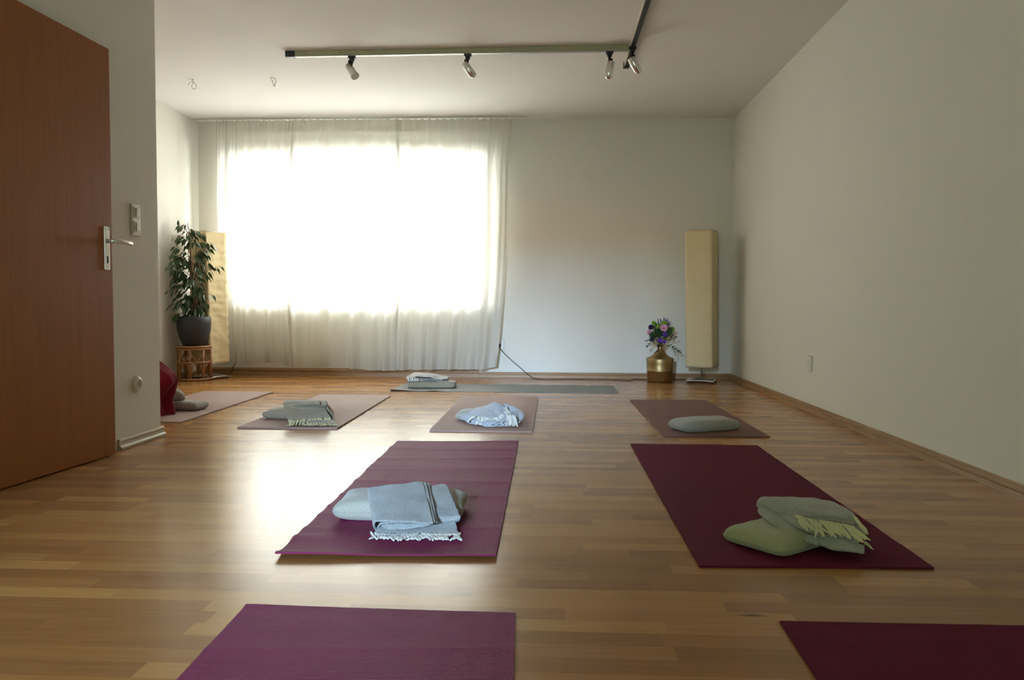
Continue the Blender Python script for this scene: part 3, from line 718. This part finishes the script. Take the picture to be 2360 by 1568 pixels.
rel(tassels([O+Vector((-.16, -.096, .03)), O+Vector((-.10, -.106, .036)), O+Vector((-.06, -.106, .03))], Vector((0, -1, -.4)), 12, .03, .0026, 65, .062, 1), 'fringe', K['fringe'], bl)

# -- leftmost mat: cushion, rolled grey cloth, red blanket heap
o = PZ(410, 952); cushion('cushion', Vector((o.x, 5.16, 0)), .26, .17, .058, -.12, K['p_grey'], 'grey cushion beside the dark red blanket at the wall corner', GC, 14, z0=.011)
O = PZ(386, 948)
mb = MB(); P = []
for i in range(25):
    t = i/24; row = []
    for k in range(29):
        a_ = 2*PI*k/28
        r = (.062*math.sin(PI*min(1, t*1.0)) ** .45+.0005)*(1+.22*noise.noise(Vector((math.cos(a_)*1.4, math.sin(a_)*1.4, t*5))))
        ax = Vector((-.16+.27*t, .02, .085+.018*math.sin(t*3)))
        row.append(O+ax+Vector((0, math.cos(a_)*r, math.sin(a_)*r*.95)))
    P.append(row)
mb.grid(P); ro = rel(mb, 'rolled_blanket', K['p_grey'], thing('blanket_roll', 'grey rolled blanket squeezed between the red blanket and the grey cushion', 'blanket', (O.x, O.y, 0)))
O = PZ(312, 962); O.y += .06
tab = [(0, .20), (.05, .215), (.12, .235), (.2, .225), (.26, .19), (.30, .15), (.335, .115), (.36, .10), (.39, .09), (.415, .05), (.42, .004)]
mb = MB(); P = []
for i in range(61):
    t = i/60; z = .42*t; row = []
    for k in range(97):
        a_ = 2*PI*k/96; r = lerp_tab(tab, z)
        fold = .10*math.sin(a_*5+z*9)+.06*math.sin(a_*11-z*14+1)+.05*math.sin(a_*17+z*5)
        r *= 1+fold*(.9+.9*t)+.35*noise.noise(Vector((math.cos(a_), math.sin(a_), z*6)))
        row.append(O+Vector((math.cos(a_)*r-.03*math.sin(z*8), math.sin(a_)*r*.85, .0115+z)))
    P.append(row)
mb.grid(P)
tag(mb.build('red_blanket', K['red'], origin=(O.x, O.y, 0)), 'dark red blanket heaped up at the corner of the left wall', 'blanket')

# ------------------------------------------------------------------ track lights
ZR = HC-.001
rA, rB = PZ(657, 131, HC-.042), PZ(1456, 116, HC-.042)
ang = math.atan2(rB.y-rA.y, rB.x-rA.x)
t1 = thing('track_light_rail', 'long olive and silver light rail running across the ceiling', 'light rail', (rA.x, rA.y, HC))
Lr = (rB-rA).length
R3 = Matrix.Rotation(ang, 3, 'Z')
def loc_box(par, name, m, a, b, **k): return MB().box(a, b, R3).build(name, m, par, **k)
loc_box(t1, 'rail', K['rail'], (.07, 0, -.034), (Lr, .036, -.001), bevel=.001)
loc_box(t1, 'contact_channel', K['channel'], (.07, .001, -.0415), (Lr, .035, -.034), bevel=.001)
loc_box(t1, 'end_cap', K['black'], (0, -.002, -.043), (.07, .038, -.001), bevel=.003)
e0 = PZ(1443, 158, HC-.042); e1 = PZ(1494, 0, HC-.042); d_ = (e1-e0).normalized(); e1 = e0+d_*4.6
t2 = thing('track_light_rail', 'black light rail running along the ceiling towards the camera', 'light rail', (e0.x, e0.y, HC))
R4 = Matrix.Rotation(math.atan2(d_.y, d_.x)+PI/2, 3, 'Z')
MB().box((-.018, -4.6, -.036), (.018, -.05, -.001), R4).build('rail', K['black'], t2, bevel=.001)
MB().box((-.0185, -4.6, -.04), (-.014, -.05, -.002), R4).build('side_strip', K['alu'], t2)
MB().box((-.022, -.05, -.045), (.022, 0, -.001), R4).build('end_cap', K['black'], t2, bevel=.003)
def spot(px, py, tip, label, base_z=HC-.0425, hl=.105, lens='disc', back=None, aim=0.0, top_off=0):
    p = PZ(px, py, base_z)
    s_ = thing('track_spotlight', label, 'spotlight', tuple(p), 'spotlights on the light rails')
    mb = MB(); mb.box((-.026, -.016, -.016), (.026, .016, 0)); mb.box((-.017, -.012, -.034), (.017, .012, -.014))
    mb.build('adapter', K['black'], s_, bevel=.004)
    h0 = PY(*back, p.y); h1 = PY(*tip, p.y+aim); h0 = h0-p; h1 = h1-p
    ax = (h1-h0).normalized(); h1 = h0+ax*hl
    j = h0.lerp(h1, .28)-Vector((0, 0, 0))
    mb = MB(); mb.tube([(0, 0, -.03), (0, 0, -.052), j+Vector((0, 0, .045)), j+Vector((0, 0, .012))], [.012, .009, .016, .017], 10)
    mb.build('swivel_arm', K['black'], s_)
    mb = MB(); prof_r = [.001, .024, .027, .027, .027, .025]; prof_t = [0, 0, .004, .06, hl-.003, hl]
    mb.tube([h0+ax*t for t in prof_t], prof_r, 28, caps=False); mb.build('lamp_head', K['chrome'], s_)
    mb = MB()
    if lens == 'disc': mb.tube([h1-ax*.004, h1+ax*.004, h1+ax*.012], [.024, .031, .030], 24)
    else:
        mb.tube([h1-ax*.002, h1+ax*.006, h1+ax*.014, h1+ax*.019], [.024, .022, .015, .002], 20)
    mb.build('lamp_glass', K['white'] if lens == 'disc' else K['chrome'], s_)
    return s_
def rail_px(px): return lerp_tab([(657, 129), (1456, 114)], px)
spot(811, 130, (821, 180), 'leftmost track spotlight, tilted towards the camera with its pale glass facing forward', back=(803, 151), aim=-.05)
spot(1078, 125, (1089, 172), 'silver track spotlight in the middle of the cross rail', back=(1069, 145), lens='x', aim=.02)
spot(1405, 119, (1402, 176), 'silver track spotlight near the right end of the cross rail, pointing almost straight down', back=(1409, 142), lens='x')
spot(1458, 108, (1472, 165), 'silver track spotlight on the black rail beyond the rail junction', back=(1453, 133), lens='x', aim=.02)

# ceiling hooks
def hook(px, py, pts, label):
    p = PZ(px, py, HC); h = thing('ceiling_hook', label, 'hook', tuple(p), 'metal hooks in the ceiling')
    q = [PY(x, y, p.y)-p for x, y in pts]; q = catmull([Vector((0, 0, .0))]+q, 6)
    MB().tube(q, .0035, 8).build('bent_hook', K['alu2'], h)
    MB().lathe([(.0, -.006), (.010, -.006), (.012, 0)], 16).build('rosette', K['alu2'], h)
hook(445, 184, [(447, 190), (452, 197), (452, 203), (448, 206), (443, 203), (442, 197), (445, 191), (441, 188), (437, 192), (435, 197)], 'curled metal ceiling hook on the left')
hook(626, 180, [(633, 181), (636, 186), (634, 194), (632, 200), (629, 192), (627, 184), (623, 184)], 'narrow bent metal ceiling hook nearer the light rail')

# ------------------------------------------------------------------ switches and sockets
def box_on(name, x, yc, zc, w_, h_, side, label, cat, m, d=.01):
    o_ = thing(name, label, cat, (x, yc, zc)); return o_
a, b = PX(300, 473, XL), PX(319, 541, XL)
yc, zc = (a.y+b.y)/2, (a.z+b.z)/2; wy = abs(a.y-b.y)
sw = thing('light_switch', 'cream double light switch panel on the wall beside the door', 'light switch', (XL, yc, zc))
hh = .078; ww = .04
MB().box((0, -ww, -hh), (.011, ww, hh)).build('frame', K['cream'], sw, bevel=.004)
for s_, tl in ((.036, .12), (-.036, -.05)):
    MB().box((.011, -.028, s_-.03), (.0145, .028, s_+.03)).build('switch_plate', K['white'], sw, bevel=.003)
    MB().box((.010, -.016, s_-.022), (.021, .016, s_+.022), Matrix.Rotation(tl*.3, 3, 'Y')).build('rocker', K['cream'], sw, bevel=.003)
p = PX(312, 886, XL)
so_ = thing('wall_socket', 'round cream socket low on the left wall', 'socket', (XL, p.y, p.z))
rot = Matrix.Rotation(PI/2, 4, 'Y')
def lathe_x(prof_, n=36):
    m_ = MB().lathe(prof_, n); m_.v = [tuple(rot.to_3x3()@Vector(v)) for v in m_.v]; return m_
lathe_x([(.043, 0), (.042, .008), (.036, .018), (.026, .022), (.022, .021), (.021, .006), (.0, .006)]).build('cover', K['cream'], so_)
mb = lathe_x([(.004, .0065), (.0, .0066)], 10); mb.v = [(v[0], v[1]+.009, v[2]) for v in mb.v]; m2 = lathe_x([(.004, .0065), (.0, .0066)], 10); mb.add([(v[0], v[1]-.009, v[2]) for v in m2.v], m2.f)
mb.build('contact_hole', K['dark'], so_)
def plug_socket(loc, rotz, label):
    s_ = thing('wall_socket', label, 'socket', loc); s_.rotation_euler.z = rotz
    # faces -Y in local space
    n = 4
    MB().box((-.04, -.010, -.052), (.04, 0, .052)).build('frame', K['white'], s_, bevel=.004)
    m_ = MB().lathe([(.024, .011), (.023, .011), (.022, .002), (0, .002)], 28); m_.v = [(v[0], -v[2]-.0, v[1]) for v in m_.v]; m_.build('socket_cup', K['cream'], s_)
    return s_
p = PX(1868, 838, XR); s_ = plug_socket((XR, p.y, p.z), PI/2*-1, 'small white socket on the right wall above the skirting')
p = PY(1152, 795, YF)
s_ = plug_socket((p.x, YF, p.z), 0, 'white socket beside the curtain edge with a black plug in it')
cord = thing('power_cord', 'black cord running from the socket by the curtain along the skirting to the lamp', 'cord', (p.x, YF, p.z))
pl_ = PY(1150, 797, YF-.03)
mb = MB().tube([pl_+Vector((0, .02, 0)), pl_, pl_+Vector((0, -.014, -.004)), pl_+Vector((.004, -.022, -.012))], [.018, .018, .012, .005], 12); rel(mb, 'plug', K['black'], cord)
pts = [pl_+Vector((.004, -.022, -.012))]+[PY(x, y, YF-.035) for x, y in ((1160, 813), (1180, 832), (1200, 849), (1216, 863))]
pts += [PZ(x, y, .006) for x, y in ((1232, 872.5), (1248, 874.5), (1275, 875), (1320, 874.5), (1380, 875), (1430, 876.5), (1452, 877.5), (1462, 874), (1480, 875), (1520, 876), (1560, 875.5), (1595, 874))]
pts = [Vector((q.x, min(q.y, YF-.026), max(q.z, .005))) for q in pts]
rel(MB().tube(catmull(pts, 6), .0038, 6), 'cable', K['black'], cord)

# ------------------------------------------------------------------ paper floor lamps
def paper_lamp(base, side, ang, z0, z1, label, lean=(0, 0), twist=0, wrinkle=.004, foot=.13, foot_dz=0, fx=(0, 0), seed=0):
    t_ = thing('paper_floor_lamp', label, 'floor lamp', base, 'paper tower floor lamps')
    P = []; n = 12; NZ = 70
    for i in range(NZ+1):
        t = i/NZ; z = z0+(z1-z0)*t; a_ = ang+twist*(1-t); row = []
        for c in range(4):
            for k in range(n):
                s = k/n; u = [(-1+2*s, -1), (1, -1+2*s), (1-2*s, 1), (-1, 1-2*s)][c]
                bow = 1-.035*(1-(2*s-1)**2); r_ = Vector((u[0], u[1], 0))*side/2
                w_ = wrinkle*noise.noise(Vector((s*2+c*5+seed, z*22, 1)))+wrinkle*.6*noise.noise(Vector((s*5+c*5+seed, z*50, 4)))
                r_ = r_*(bow+w_/(side/2)); r_.rotate(Matrix.Rotation(a_, 3, 'Z'))
                row.append(Vector((r_.x+lean[0]*t, r_.y+lean[1]*t, z)))
        P.append(row+[row[0]])
    MB().grid(P).build('paper_shade', K['paper'], t_, mods=[('SOLID', .0015)])
    for t in (0, 1):
        q = [P[0 if t == 0 else NZ][k*n]*1.0 for k in range(4)]
        MB().tube(q+[q[0]], .002, 6).build('wire_frame', K['alu2'], t_)
    MB().tube([(fx[0], fx[1], .02), (fx[0], fx[1], z1-.1)], .008, 12).build('pole', K['alu2'], t_)
    # square foot with raised arched sides
    mb = MB(); m_ = 14; rows = []
    for i in range(m_+1):
        u = 2*i/m_-1; rows.append([Vector((fx[0]+foot*u, fx[1]+foot*(2*k/m_-1), .022+.018*max(0, 1-(abs(u)**2.2))*max(0, 1-abs(2*k/m_-1)**2.2)-.012*max(0, (abs(u)*abs(2*k/m_-1))-.4))) for k in range(m_+1)])
    R5 = Matrix.Rotation(ang+.1, 3, 'Z')
    rows = [[R5@v for v in r_] for r_ in rows]
    mb.grid([list(reversed(r_)) for r_ in rows]); ft = mb.build('foot', K['alu2'], t_, mods=[('SOLID', .009)])
    for sx in (-1, 1):
        for sy in (-1, 1):
            v = R5@Vector((fx[0]+foot*.85*sx, fx[1]+foot*.85*sy, 0)); MB().tube([v+Vector((0, 0, .001)), v+Vector((0, 0, .017))], .008, 10).build('foot_pad', K['black'], ft)
    return t_
b = PZ(1617, 881); YL = b.y
zt = PY(1610, 533, YL).z; zbm = PY(1606, 845, YL).z
paper_lamp((b.x, b.y, 0), .24, math.radians(-24), zbm, zt, 'smooth cream paper floor lamp standing by the right corner, next to the brass vase', lean=(-.02, 0), twist=.02, wrinkle=.002, seed=1)
b = PZ(484, 873); b.y += .02
zt = PY(480, 536, b.y).z; zbm = PY(490, 836, b.y).z
paper_lamp((b.x, b.y, 0), .235, math.radians(-28), zbm, zt, 'creased yellowish paper floor lamp standing behind the potted plant', lean=(-.02, 0), twist=.12, wrinkle=.009, seed=9)
mb = MB().tube(catmull([PZ(525, 872, .006), PY(532, 860, YF-.06), PY(538, 846, YF-.05), PY(544, 836, YF-.03)], 6), .0035, 6)
q = PZ(525, 872); tag(mb.build('lamp_cord', K['black'], origin=(q.x, q.y, 0)), 'short dark cord behind the left paper lamp, vanishing under the curtain', 'cord')

# ------------------------------------------------------------------ rattan stool with potted ficus
b = PZ(434, 880); b.y += .13; sc = b.y
hS = PY(434, 797, b.y).z; rS = (PY(472, 850, b.y-.05).x-PY(397, 850, b.y-.05).x)/2
st = thing('rattan_stool', 'round rattan cane stool carrying the potted plant', 'stool', (b.x, b.y, 0))
mb = MB(); mb.lathe([(0, hS-.012), (rS-.01, hS-.012), (rS, hS-.018), (rS+.004, hS-.008), (rS, hS), (rS-.012, hS+.002), (0, hS)], 40); mb.build('seat', K['rattan'], st)
def ring(z, r, th): return MB().tube([(r*math.cos(a_), r*math.sin(a_), z) for a_ in [2*PI*k/40 for k in range(41)]], th, 8)
ring(hS-.028, rS-.004, .008).build('seat_ring', K['rattan'], st)
ring(hS*.54, rS+.001, .007).build('middle_ring', K['rattan'], st)
ring(.018, rS-.002, .009).build('base_ring', K['rattan'], st)
NL = 8
for k in range(NL):
    a_ = 2*PI*k/NL+.18; c_, s_ = math.cos(a_), math.sin(a_); tg = Vector((-s_, c_, 0)); p0 = Vector((c_, s_, 0))*(rS-.008)
    MB().tube([p0+Vector((0, 0, .002)), p0+Vector((0, 0, hS-.02))], .011, 8).build('leg', K['rattan'], st)
mb = MB()
def onr(a_, z, r=rS-.008): return Vector((math.cos(a_)*r, math.sin(a_)*r, z))
for k in range(NL):
    a0 = 2*PI*k/NL+.18; da = 2*PI/NL; hm = hS*.54
    mb.tube(catmull([onr(a0+.08, hS-.04), onr(a0+.09, hm+.07), onr(a0+da*.5, hm+.012), onr(a0+da-.09, hm+.07), onr(a0+da-.08, hS-.04)], 6), .0055, 6)
    mb.tube(catmull([onr(a0+.07, hm-.10), onr(a0+.16, hm-.03), onr(a0+da*.5, hm-.008), onr(a0+da-.16, hm-.03), onr(a0+da-.07, hm-.10)], 6), .0055, 6)
    if k % 2: mb.tube([onr(a0+.02, .1), onr(a0+da*.5, hm-.01)], .005, 6)
mb.build('bent_cane', K['rattan'], st)
fp = thing('potted_ficus', 'weeping fig with glossy dark leaves in an anthracite pot on the rattan stool', 'plant', (b.x, b.y, hS+.003))
zP = PY(434, 731, b.y).z-hS; rP = (PY(472, 745, b.y-.06).x-PY(398, 745, b.y-.06).x)/2
MB().lathe([(0, 0), (rP*.62, 0), (rP*.68, .012), (rP*.86, zP*.28), (rP*.97, zP*.55), (rP, zP*.8), (rP*1.0, zP), (rP*.965, zP+.002), (rP*.93, zP), (rP*.92, zP*.85), (0, zP*.84)], 48).build('pot', K['pot'], fp)
MB().lathe([(0, zP*.86), (rP*.92, zP*.86), (rP*.92, zP*.80)], 32).build('soil', K['soil'], fp)
ZT = PY(410, 508, b.y).z-hS
rnd = random.Random(5)
stems = MB(); leaves = MB()
trunks = []
for j in range(4):
    ph = j*1.6; pts = []
    for i in range(15):
        t = i/14; z = zP*.85+(ZT-zP*.85)*(t*(.97-.13*j)); r = .012+.045*t*(1 if j else .35)
        pts.append(Vector((.012*math.cos(ph+t*7)+r*math.cos(ph)*.9-.085*t**2*(j == 0)+.02*(j == 2)*t, .012*math.sin(ph+t*7)+r*math.sin(ph), z)))
    trunks.append(pts); stems.tube(catmull(pts, 2), [.0065*(1-.75*i/28)+.001 for i in range(29)], 6)
px2m = b.y/FPX
env = [(508, -22, -18), (530, -40, 10), (545, -55, 45), (575, -70, 52), (610, -72, 60), (650, -74, 58), (690, -58, 45), (715, -40, 40), (735, -30, 28)]
def env_lr(py):
    L_ = lerp_tab([(e[0], e[1]) for e in env], py); R_e = lerp_tab([(e[0], e[2]) for e in env], py); return L_*px2m, R_e*px2m
def leaf(p, d, L, nrm_, curl):
    d = d.normalized()
    if b.x+p.x+d.x*L < XL2+.02: d.x = abs(d.x)*.3; d.normalize()
    sd = d.cross(nrm_); sd = sd.normalized() if sd.length > 1e-4 else Vector((1, 0, 0)); up = sd.cross(d)
    prof_ = [(0, 0), (.12, .13), (.35, .215), (.58, .18), (.8, .07), (1, .004)]
    vs = []; 
    for t, w_ in prof_:
        c = p+d*L*t+Vector((0, 0, -curl*L*t*t)); vs += [c+sd*w_*L+up*.06*L*w_*4, c, c-sd*w_*L+up*.06*L*w_*4]
    fs = []
    for i in range(5): fs += [(i*3, i*3+1, i*3+4, i*3+3), (i*3+1, i*3+2, i*3+5, i*3+4)]
    leaves.add(vs, fs, True)
def twig(start, end, nl, ls=1):
    mid = start.lerp(end, .5)+Vector((0, 0, .035)); pts = catmull([start, mid, end], 5)
    stems.tube(pts, [.0022*(1-.6*i/(len(pts)-1)) for i in range(len(pts))], 4)
    for q_ in range(nl):
        t = .25+.75*(q_+rnd.random()*.6)/nl; i = min(int(t*(len(pts)-1)), len(pts)-2); p_ = pts[i].lerp(pts[i+1], t*(len(pts)-1)-i)
        out = (end-start); out.z = 0; out = out.normalized() if out.length > 1e-4 else Vector((1, 0, 0))
        sidev = Vector((-out.y, out.x, 0))*(1 if q_ % 2 else -1)
        d = out*rnd.uniform(.2, 1.1)+sidev*rnd.uniform(-.3, .9)+Vector((0, 0, -rnd.uniform(.25, 1.1)))
        stems.tube([p_, p_+d.normalized()*.012], .0009, 3)
        leaf(p_+d.normalized()*.01, d, rnd.uniform(.048, .078)*ls, Vector((rnd.uniform(-.6, .6), rnd.uniform(-1, .1), rnd.uniform(.1, 1))), rnd.uniform(.1, .5))
for i in range(86):
    py = 520+(730-520)*((i+rnd.random())/86)**.85; zc_ = PY(430, py, b.y).z-hS; l_, r_ = env_lr(py)
    a_ = rnd.uniform(0, 2*PI); rr_ = rnd.uniform(.45, 1)
    hx = (l_+r_)/2+(r_-l_)/2*math.cos(a_)*rr_; hy = (r_-l_)/2*math.sin(a_)*rr_*.85
    if py < 545: hy *= .5
    if hx < -.03: hy = min(hy, .0)-.05
    if b.x+hx < XL2+.10: hx = XL2+.10-b.x; hy -= .10
    tr = trunks[rnd.randrange(4) if py > 560 else 0]; zs = zc_-.06
    base = min(tr, key=lambda p_: abs(p_.z-zs))
    twig(base, Vector((hx, hy, zc_)), 4 if py < 560 else 5)
q1 = PY(505, 613, b.y)-Vector((b.x, b.y, hS)); twig(trunks[2][7], q1+Vector((.02, 0, .0)), 7, .95)
q1 = PY(486, 560, b.y)-Vector((b.x, b.y, hS)); twig(trunks[2][9], q1, 7)
q1 = PY(470, 535, b.y)-Vector((b.x, b.y, hS)); twig(trunks[1][10], q1, 4)
q1 = PY(412, 518, b.y)-Vector((b.x, b.y, hS)); twig(trunks[0][12], q1, 5, .9)
leaf(PY(411, 522, b.y)-Vector((b.x, b.y, hS)), Vector((0, 0, 1)), .06, Vector((0, -1, 0)), 0)
stems.build('stem', K['bark'], fp); leaves.build('foliage', K['leaf'], fp)

# ------------------------------------------------------------------ brass vase with bouquet
b = PZ(1524, 883); b.y += .11
vz = thing('brass_vase', 'hammered brass vase with wide body and narrow neck standing beside the right lamp', 'vase', (b.x, b.y, 0))
pm = (b.y-.05)/FPX; rV = 31.5*pm
def zz(py): return PY(1524, py, b.y-.02).z
zs = zz(824)
MB().lathe([(0, .003), (rV*.86, .003), (rV*.92, .012), (rV*.93, zz(855)-.004), (rV*.955, zz(855)), (rV*.935, zz(855)+.004), (rV*.97, zz(838)), (rV, zz(828)), (rV*.97, zz(826)), (rV*.75, zz(823.4)), (rV*.53, zz(818.8)), (rV*.34, zz(812)), (rV*.22, zz(805)), (rV*.18, zz(800.4)), (rV*.24, zz(797.5)), (rV*.36, zz(795.3)), (rV*.34, zz(795.3)+.002), (rV*.16, zz(799)), (rV*.15, zz(812)), (0, zz(815))], 56).build('vase_body', K['brass'], vz)
bq = thing('flower_bouquet', 'bouquet of lime, pink and purple flowers standing in the brass vase', 'bouquet', (b.x, b.y, zz(797)))
OB = bq.location.copy()
def BP(px, py, dy=0): return PY(px, py, b.y+dy)-OB
rnd = random.Random(12)
def pompon(c, r, m, name):
    mb = MB(); mb.ball(c, r*.85, n=14, m=10)
    for k in range(110):
        zf = 1-2*(k+.5)/110; th = k*2.39996; d = Vector((math.sqrt(1-zf*zf)*math.cos(th), math.sqrt(1-zf*zf)*math.sin(th), zf))
        mb.tube([c+d*r*.8, c+d*r*.95, c+d*r*1.08], [r*.11, r*.12, r*.04], 5)
    mb.build(name, m, bq)
def petal_flower(c, r, m, name, face=Vector((0, -1, .35)), layers=3, np_=6):
    mb = MB(); fz = face.normalized(); ux = fz.orthogonal().normalized(); uy = fz.cross(ux)
    for l in range(layers):
        op = 1-.28*l
        for k in range(np_):
            a_ = 2*PI*(k+.5*l)/np_+rnd.uniform(-.1, .1); d = ux*math.cos(a_)+uy*math.sin(a_); tn = ux*-math.sin(a_)+uy*math.cos(a_)
            P = []
            for i in range(5):
                t = i/4; row = []
                for j in range(5):
                    s = (j/4*2-1)*(math.sin(PI*min(1, .18+.72*t))*.62)
                    row.append(c+d*r*op*t+tn*r*op*s+fz*r*(.5*t*t*(1-.5*op)+.15*l+.12*math.sin(6*s+l)*t-.25*t*t*op*0))
                P.append(row)
            mb.grid(P)
    mb.ball(c+fz*r*.25, r*.22)
    mb.build(name, m, bq)
for x, y, r, dy in ((1506.7, 744.7, 4.8, -.01), (1517.6, 753, 5.8, -.04), (1531, 746, 6.4, -.03), (1549, 759, 5.4, .0), (1546, 766, 3.4, .02)):
    pompon(BP(x, y, dy), r*pm, K['lime'], 'lime_pompon')
petal_flower(BP(1529.5, 757, -.07), 9.5*pm, K['pink'], 'pink_blossom', Vector((.1, -1, .6)))
petal_flower(BP(1497, 766, -.02), 7.5*pm, K['pink'], 'pink_blossom', Vector((-.8, -.5, .5)))
for x, y, r, dy in ((1532.6, 771, 6.2, -.07), (1521, 785, 6.2, -.07), (1531.4, 789, 4, -.05)): petal_flower(BP(x, y, dy), r*pm, K['violet'], 'violet_blossom')
for x, y, r, dy in ((1500.4, 754.5, 6, -.03), (1503.5, 783, 5.5, -.03)): petal_flower(BP(x, y, dy), r*pm, K['deep'], 'dark_purple_blossom')
mb = MB()
for (x, y) in ((1516, 736), (1522, 735), (1525, 740), (1530, 733), (1533, 734), (1538, 735), (1541, 739), (1545, 742), (1541, 745), (1518, 742), (1535, 739)):
    tip = BP(x, y, rnd.uniform(-.02, .03)); bs = tip*.6+Vector((0, 0, .0)); dd = (tip-Vector((0, 0, 0))).normalized()
    for k in range(7):
        mb.ball(tip-dd*.006*k+Vector((rnd.uniform(-.003, .003), rnd.uniform(-.003, .003), 0)), .0042, n=6, m=4)
mb.build('lavender_sprig', K['lav'], bq)
stm = MB(); fol = MB()
def small_leaf(mb, p, d, L, w_=.2):
    d = d.normalized(); sd = d.cross(Vector((rnd.uniform(-.4, .4), -1, .3))).normalized(); vs = []
    for t, q_ in ((0, .02), (.3, w_), (.65, w_*.85), (1, .01)): vs += [p+d*L*t+sd*L*q_, p+d*L*t-sd*L*q_]
    mb.add(vs, [(0, 1, 3, 2), (2, 3, 5, 4), (4, 5, 7, 6)], True)
for k in range(420):
    a_ = rnd.uniform(0, 2*PI); el = rnd.uniform(-.6, 1.2); rr_ = rnd.uniform(.35, 1)
    c = BP(1523, 771, 0)+Vector((math.cos(a_)*math.cos(el)*26*pm*rr_, math.sin(a_)*math.cos(el)*22*pm*rr_, math.sin(el)*24*pm*rr_))
    small_leaf(fol, c, (c-BP(1523, 790, 0))+Vector((rnd.uniform(-.05, .05), rnd.uniform(-.05, .05), rnd.uniform(-.05, .03))), rnd.uniform(.02, .036))
for k in range(14):
    a_ = 2*PI*k/14; e_ = BP(1523, 770, 0)+Vector((math.cos(a_)*18*pm, math.sin(a_)*16*pm, 0)); stm.tube([(math.cos(a_)*.006, math.sin(a_)*.006, -.04), (math.cos(a_)*.008, math.sin(a_)*.008, .0), e_], .0016, 5)
for x, y in ((1516, 740), (1522, 740), (1530, 738), (1538, 740), (1543, 745), (1507, 748), (1531, 750)): stm.tube([(0, 0, 0), BP(x, y, 0)], .0014, 5)
def olive(path, L, n_):
    p_ = catmull([BP(*q_) for q_ in path], 5); stm.tube(p_, .0012, 4)
    for k in range(n_):
        i = int((.2+.8*k/n_)*(len(p_)-1)); i = min(i, len(p_)-2); d = (p_[i+1]-p_[i]).normalized()
        small_leaf(fol, p_[i], d+Vector((0, rnd.uniform(-.3, .3), (.7 if k % 2 else -.7)))*.8, L*rnd.uniform(.8, 1.1), .16)
    small_leaf(fol, p_[-1], p_[-1]-p_[-2], L, .16)
olive([(1530, 795, -.03), (1545, 797, -.05), (1556, 803, -.06), (1565, 810, -.06)], .034, 8)
olive([(1535, 786, -.03), (1548, 780, -.05), (1556, 778, -.05)], .028, 4)
olive([(1515, 792, -.03), (1503, 789, -.05), (1496, 793, -.05), (1493, 797, -.05)], .028, 6)
olive([(1513, 788, -.03), (1500, 784, -.05), (1491, 785, -.05)], .026, 5)
olive([(1548, 796, -.06), (1553, 806, -.06), (1556, 816, -.06)], .022, 4)
stm.build('stem', K['stem'], bq); fol.build('foliage', K['foliage'], bq)
P = [[BP(1514, 794, -.04), BP(1521, 795, -.04)], [BP(1515, 800, -.05), BP(1519, 801, -.05)], [BP(1517, 806, -.045), BP(1519, 808, -.045)], [BP(1511, 811, -.055), BP(1513, 813, -.055)], [BP(1508, 812, -.055), BP(1510, 814, -.055)]]
MB().grid(P).build('ribbon', K['ribbon'], bq, mods=[('SOLID', .001)])
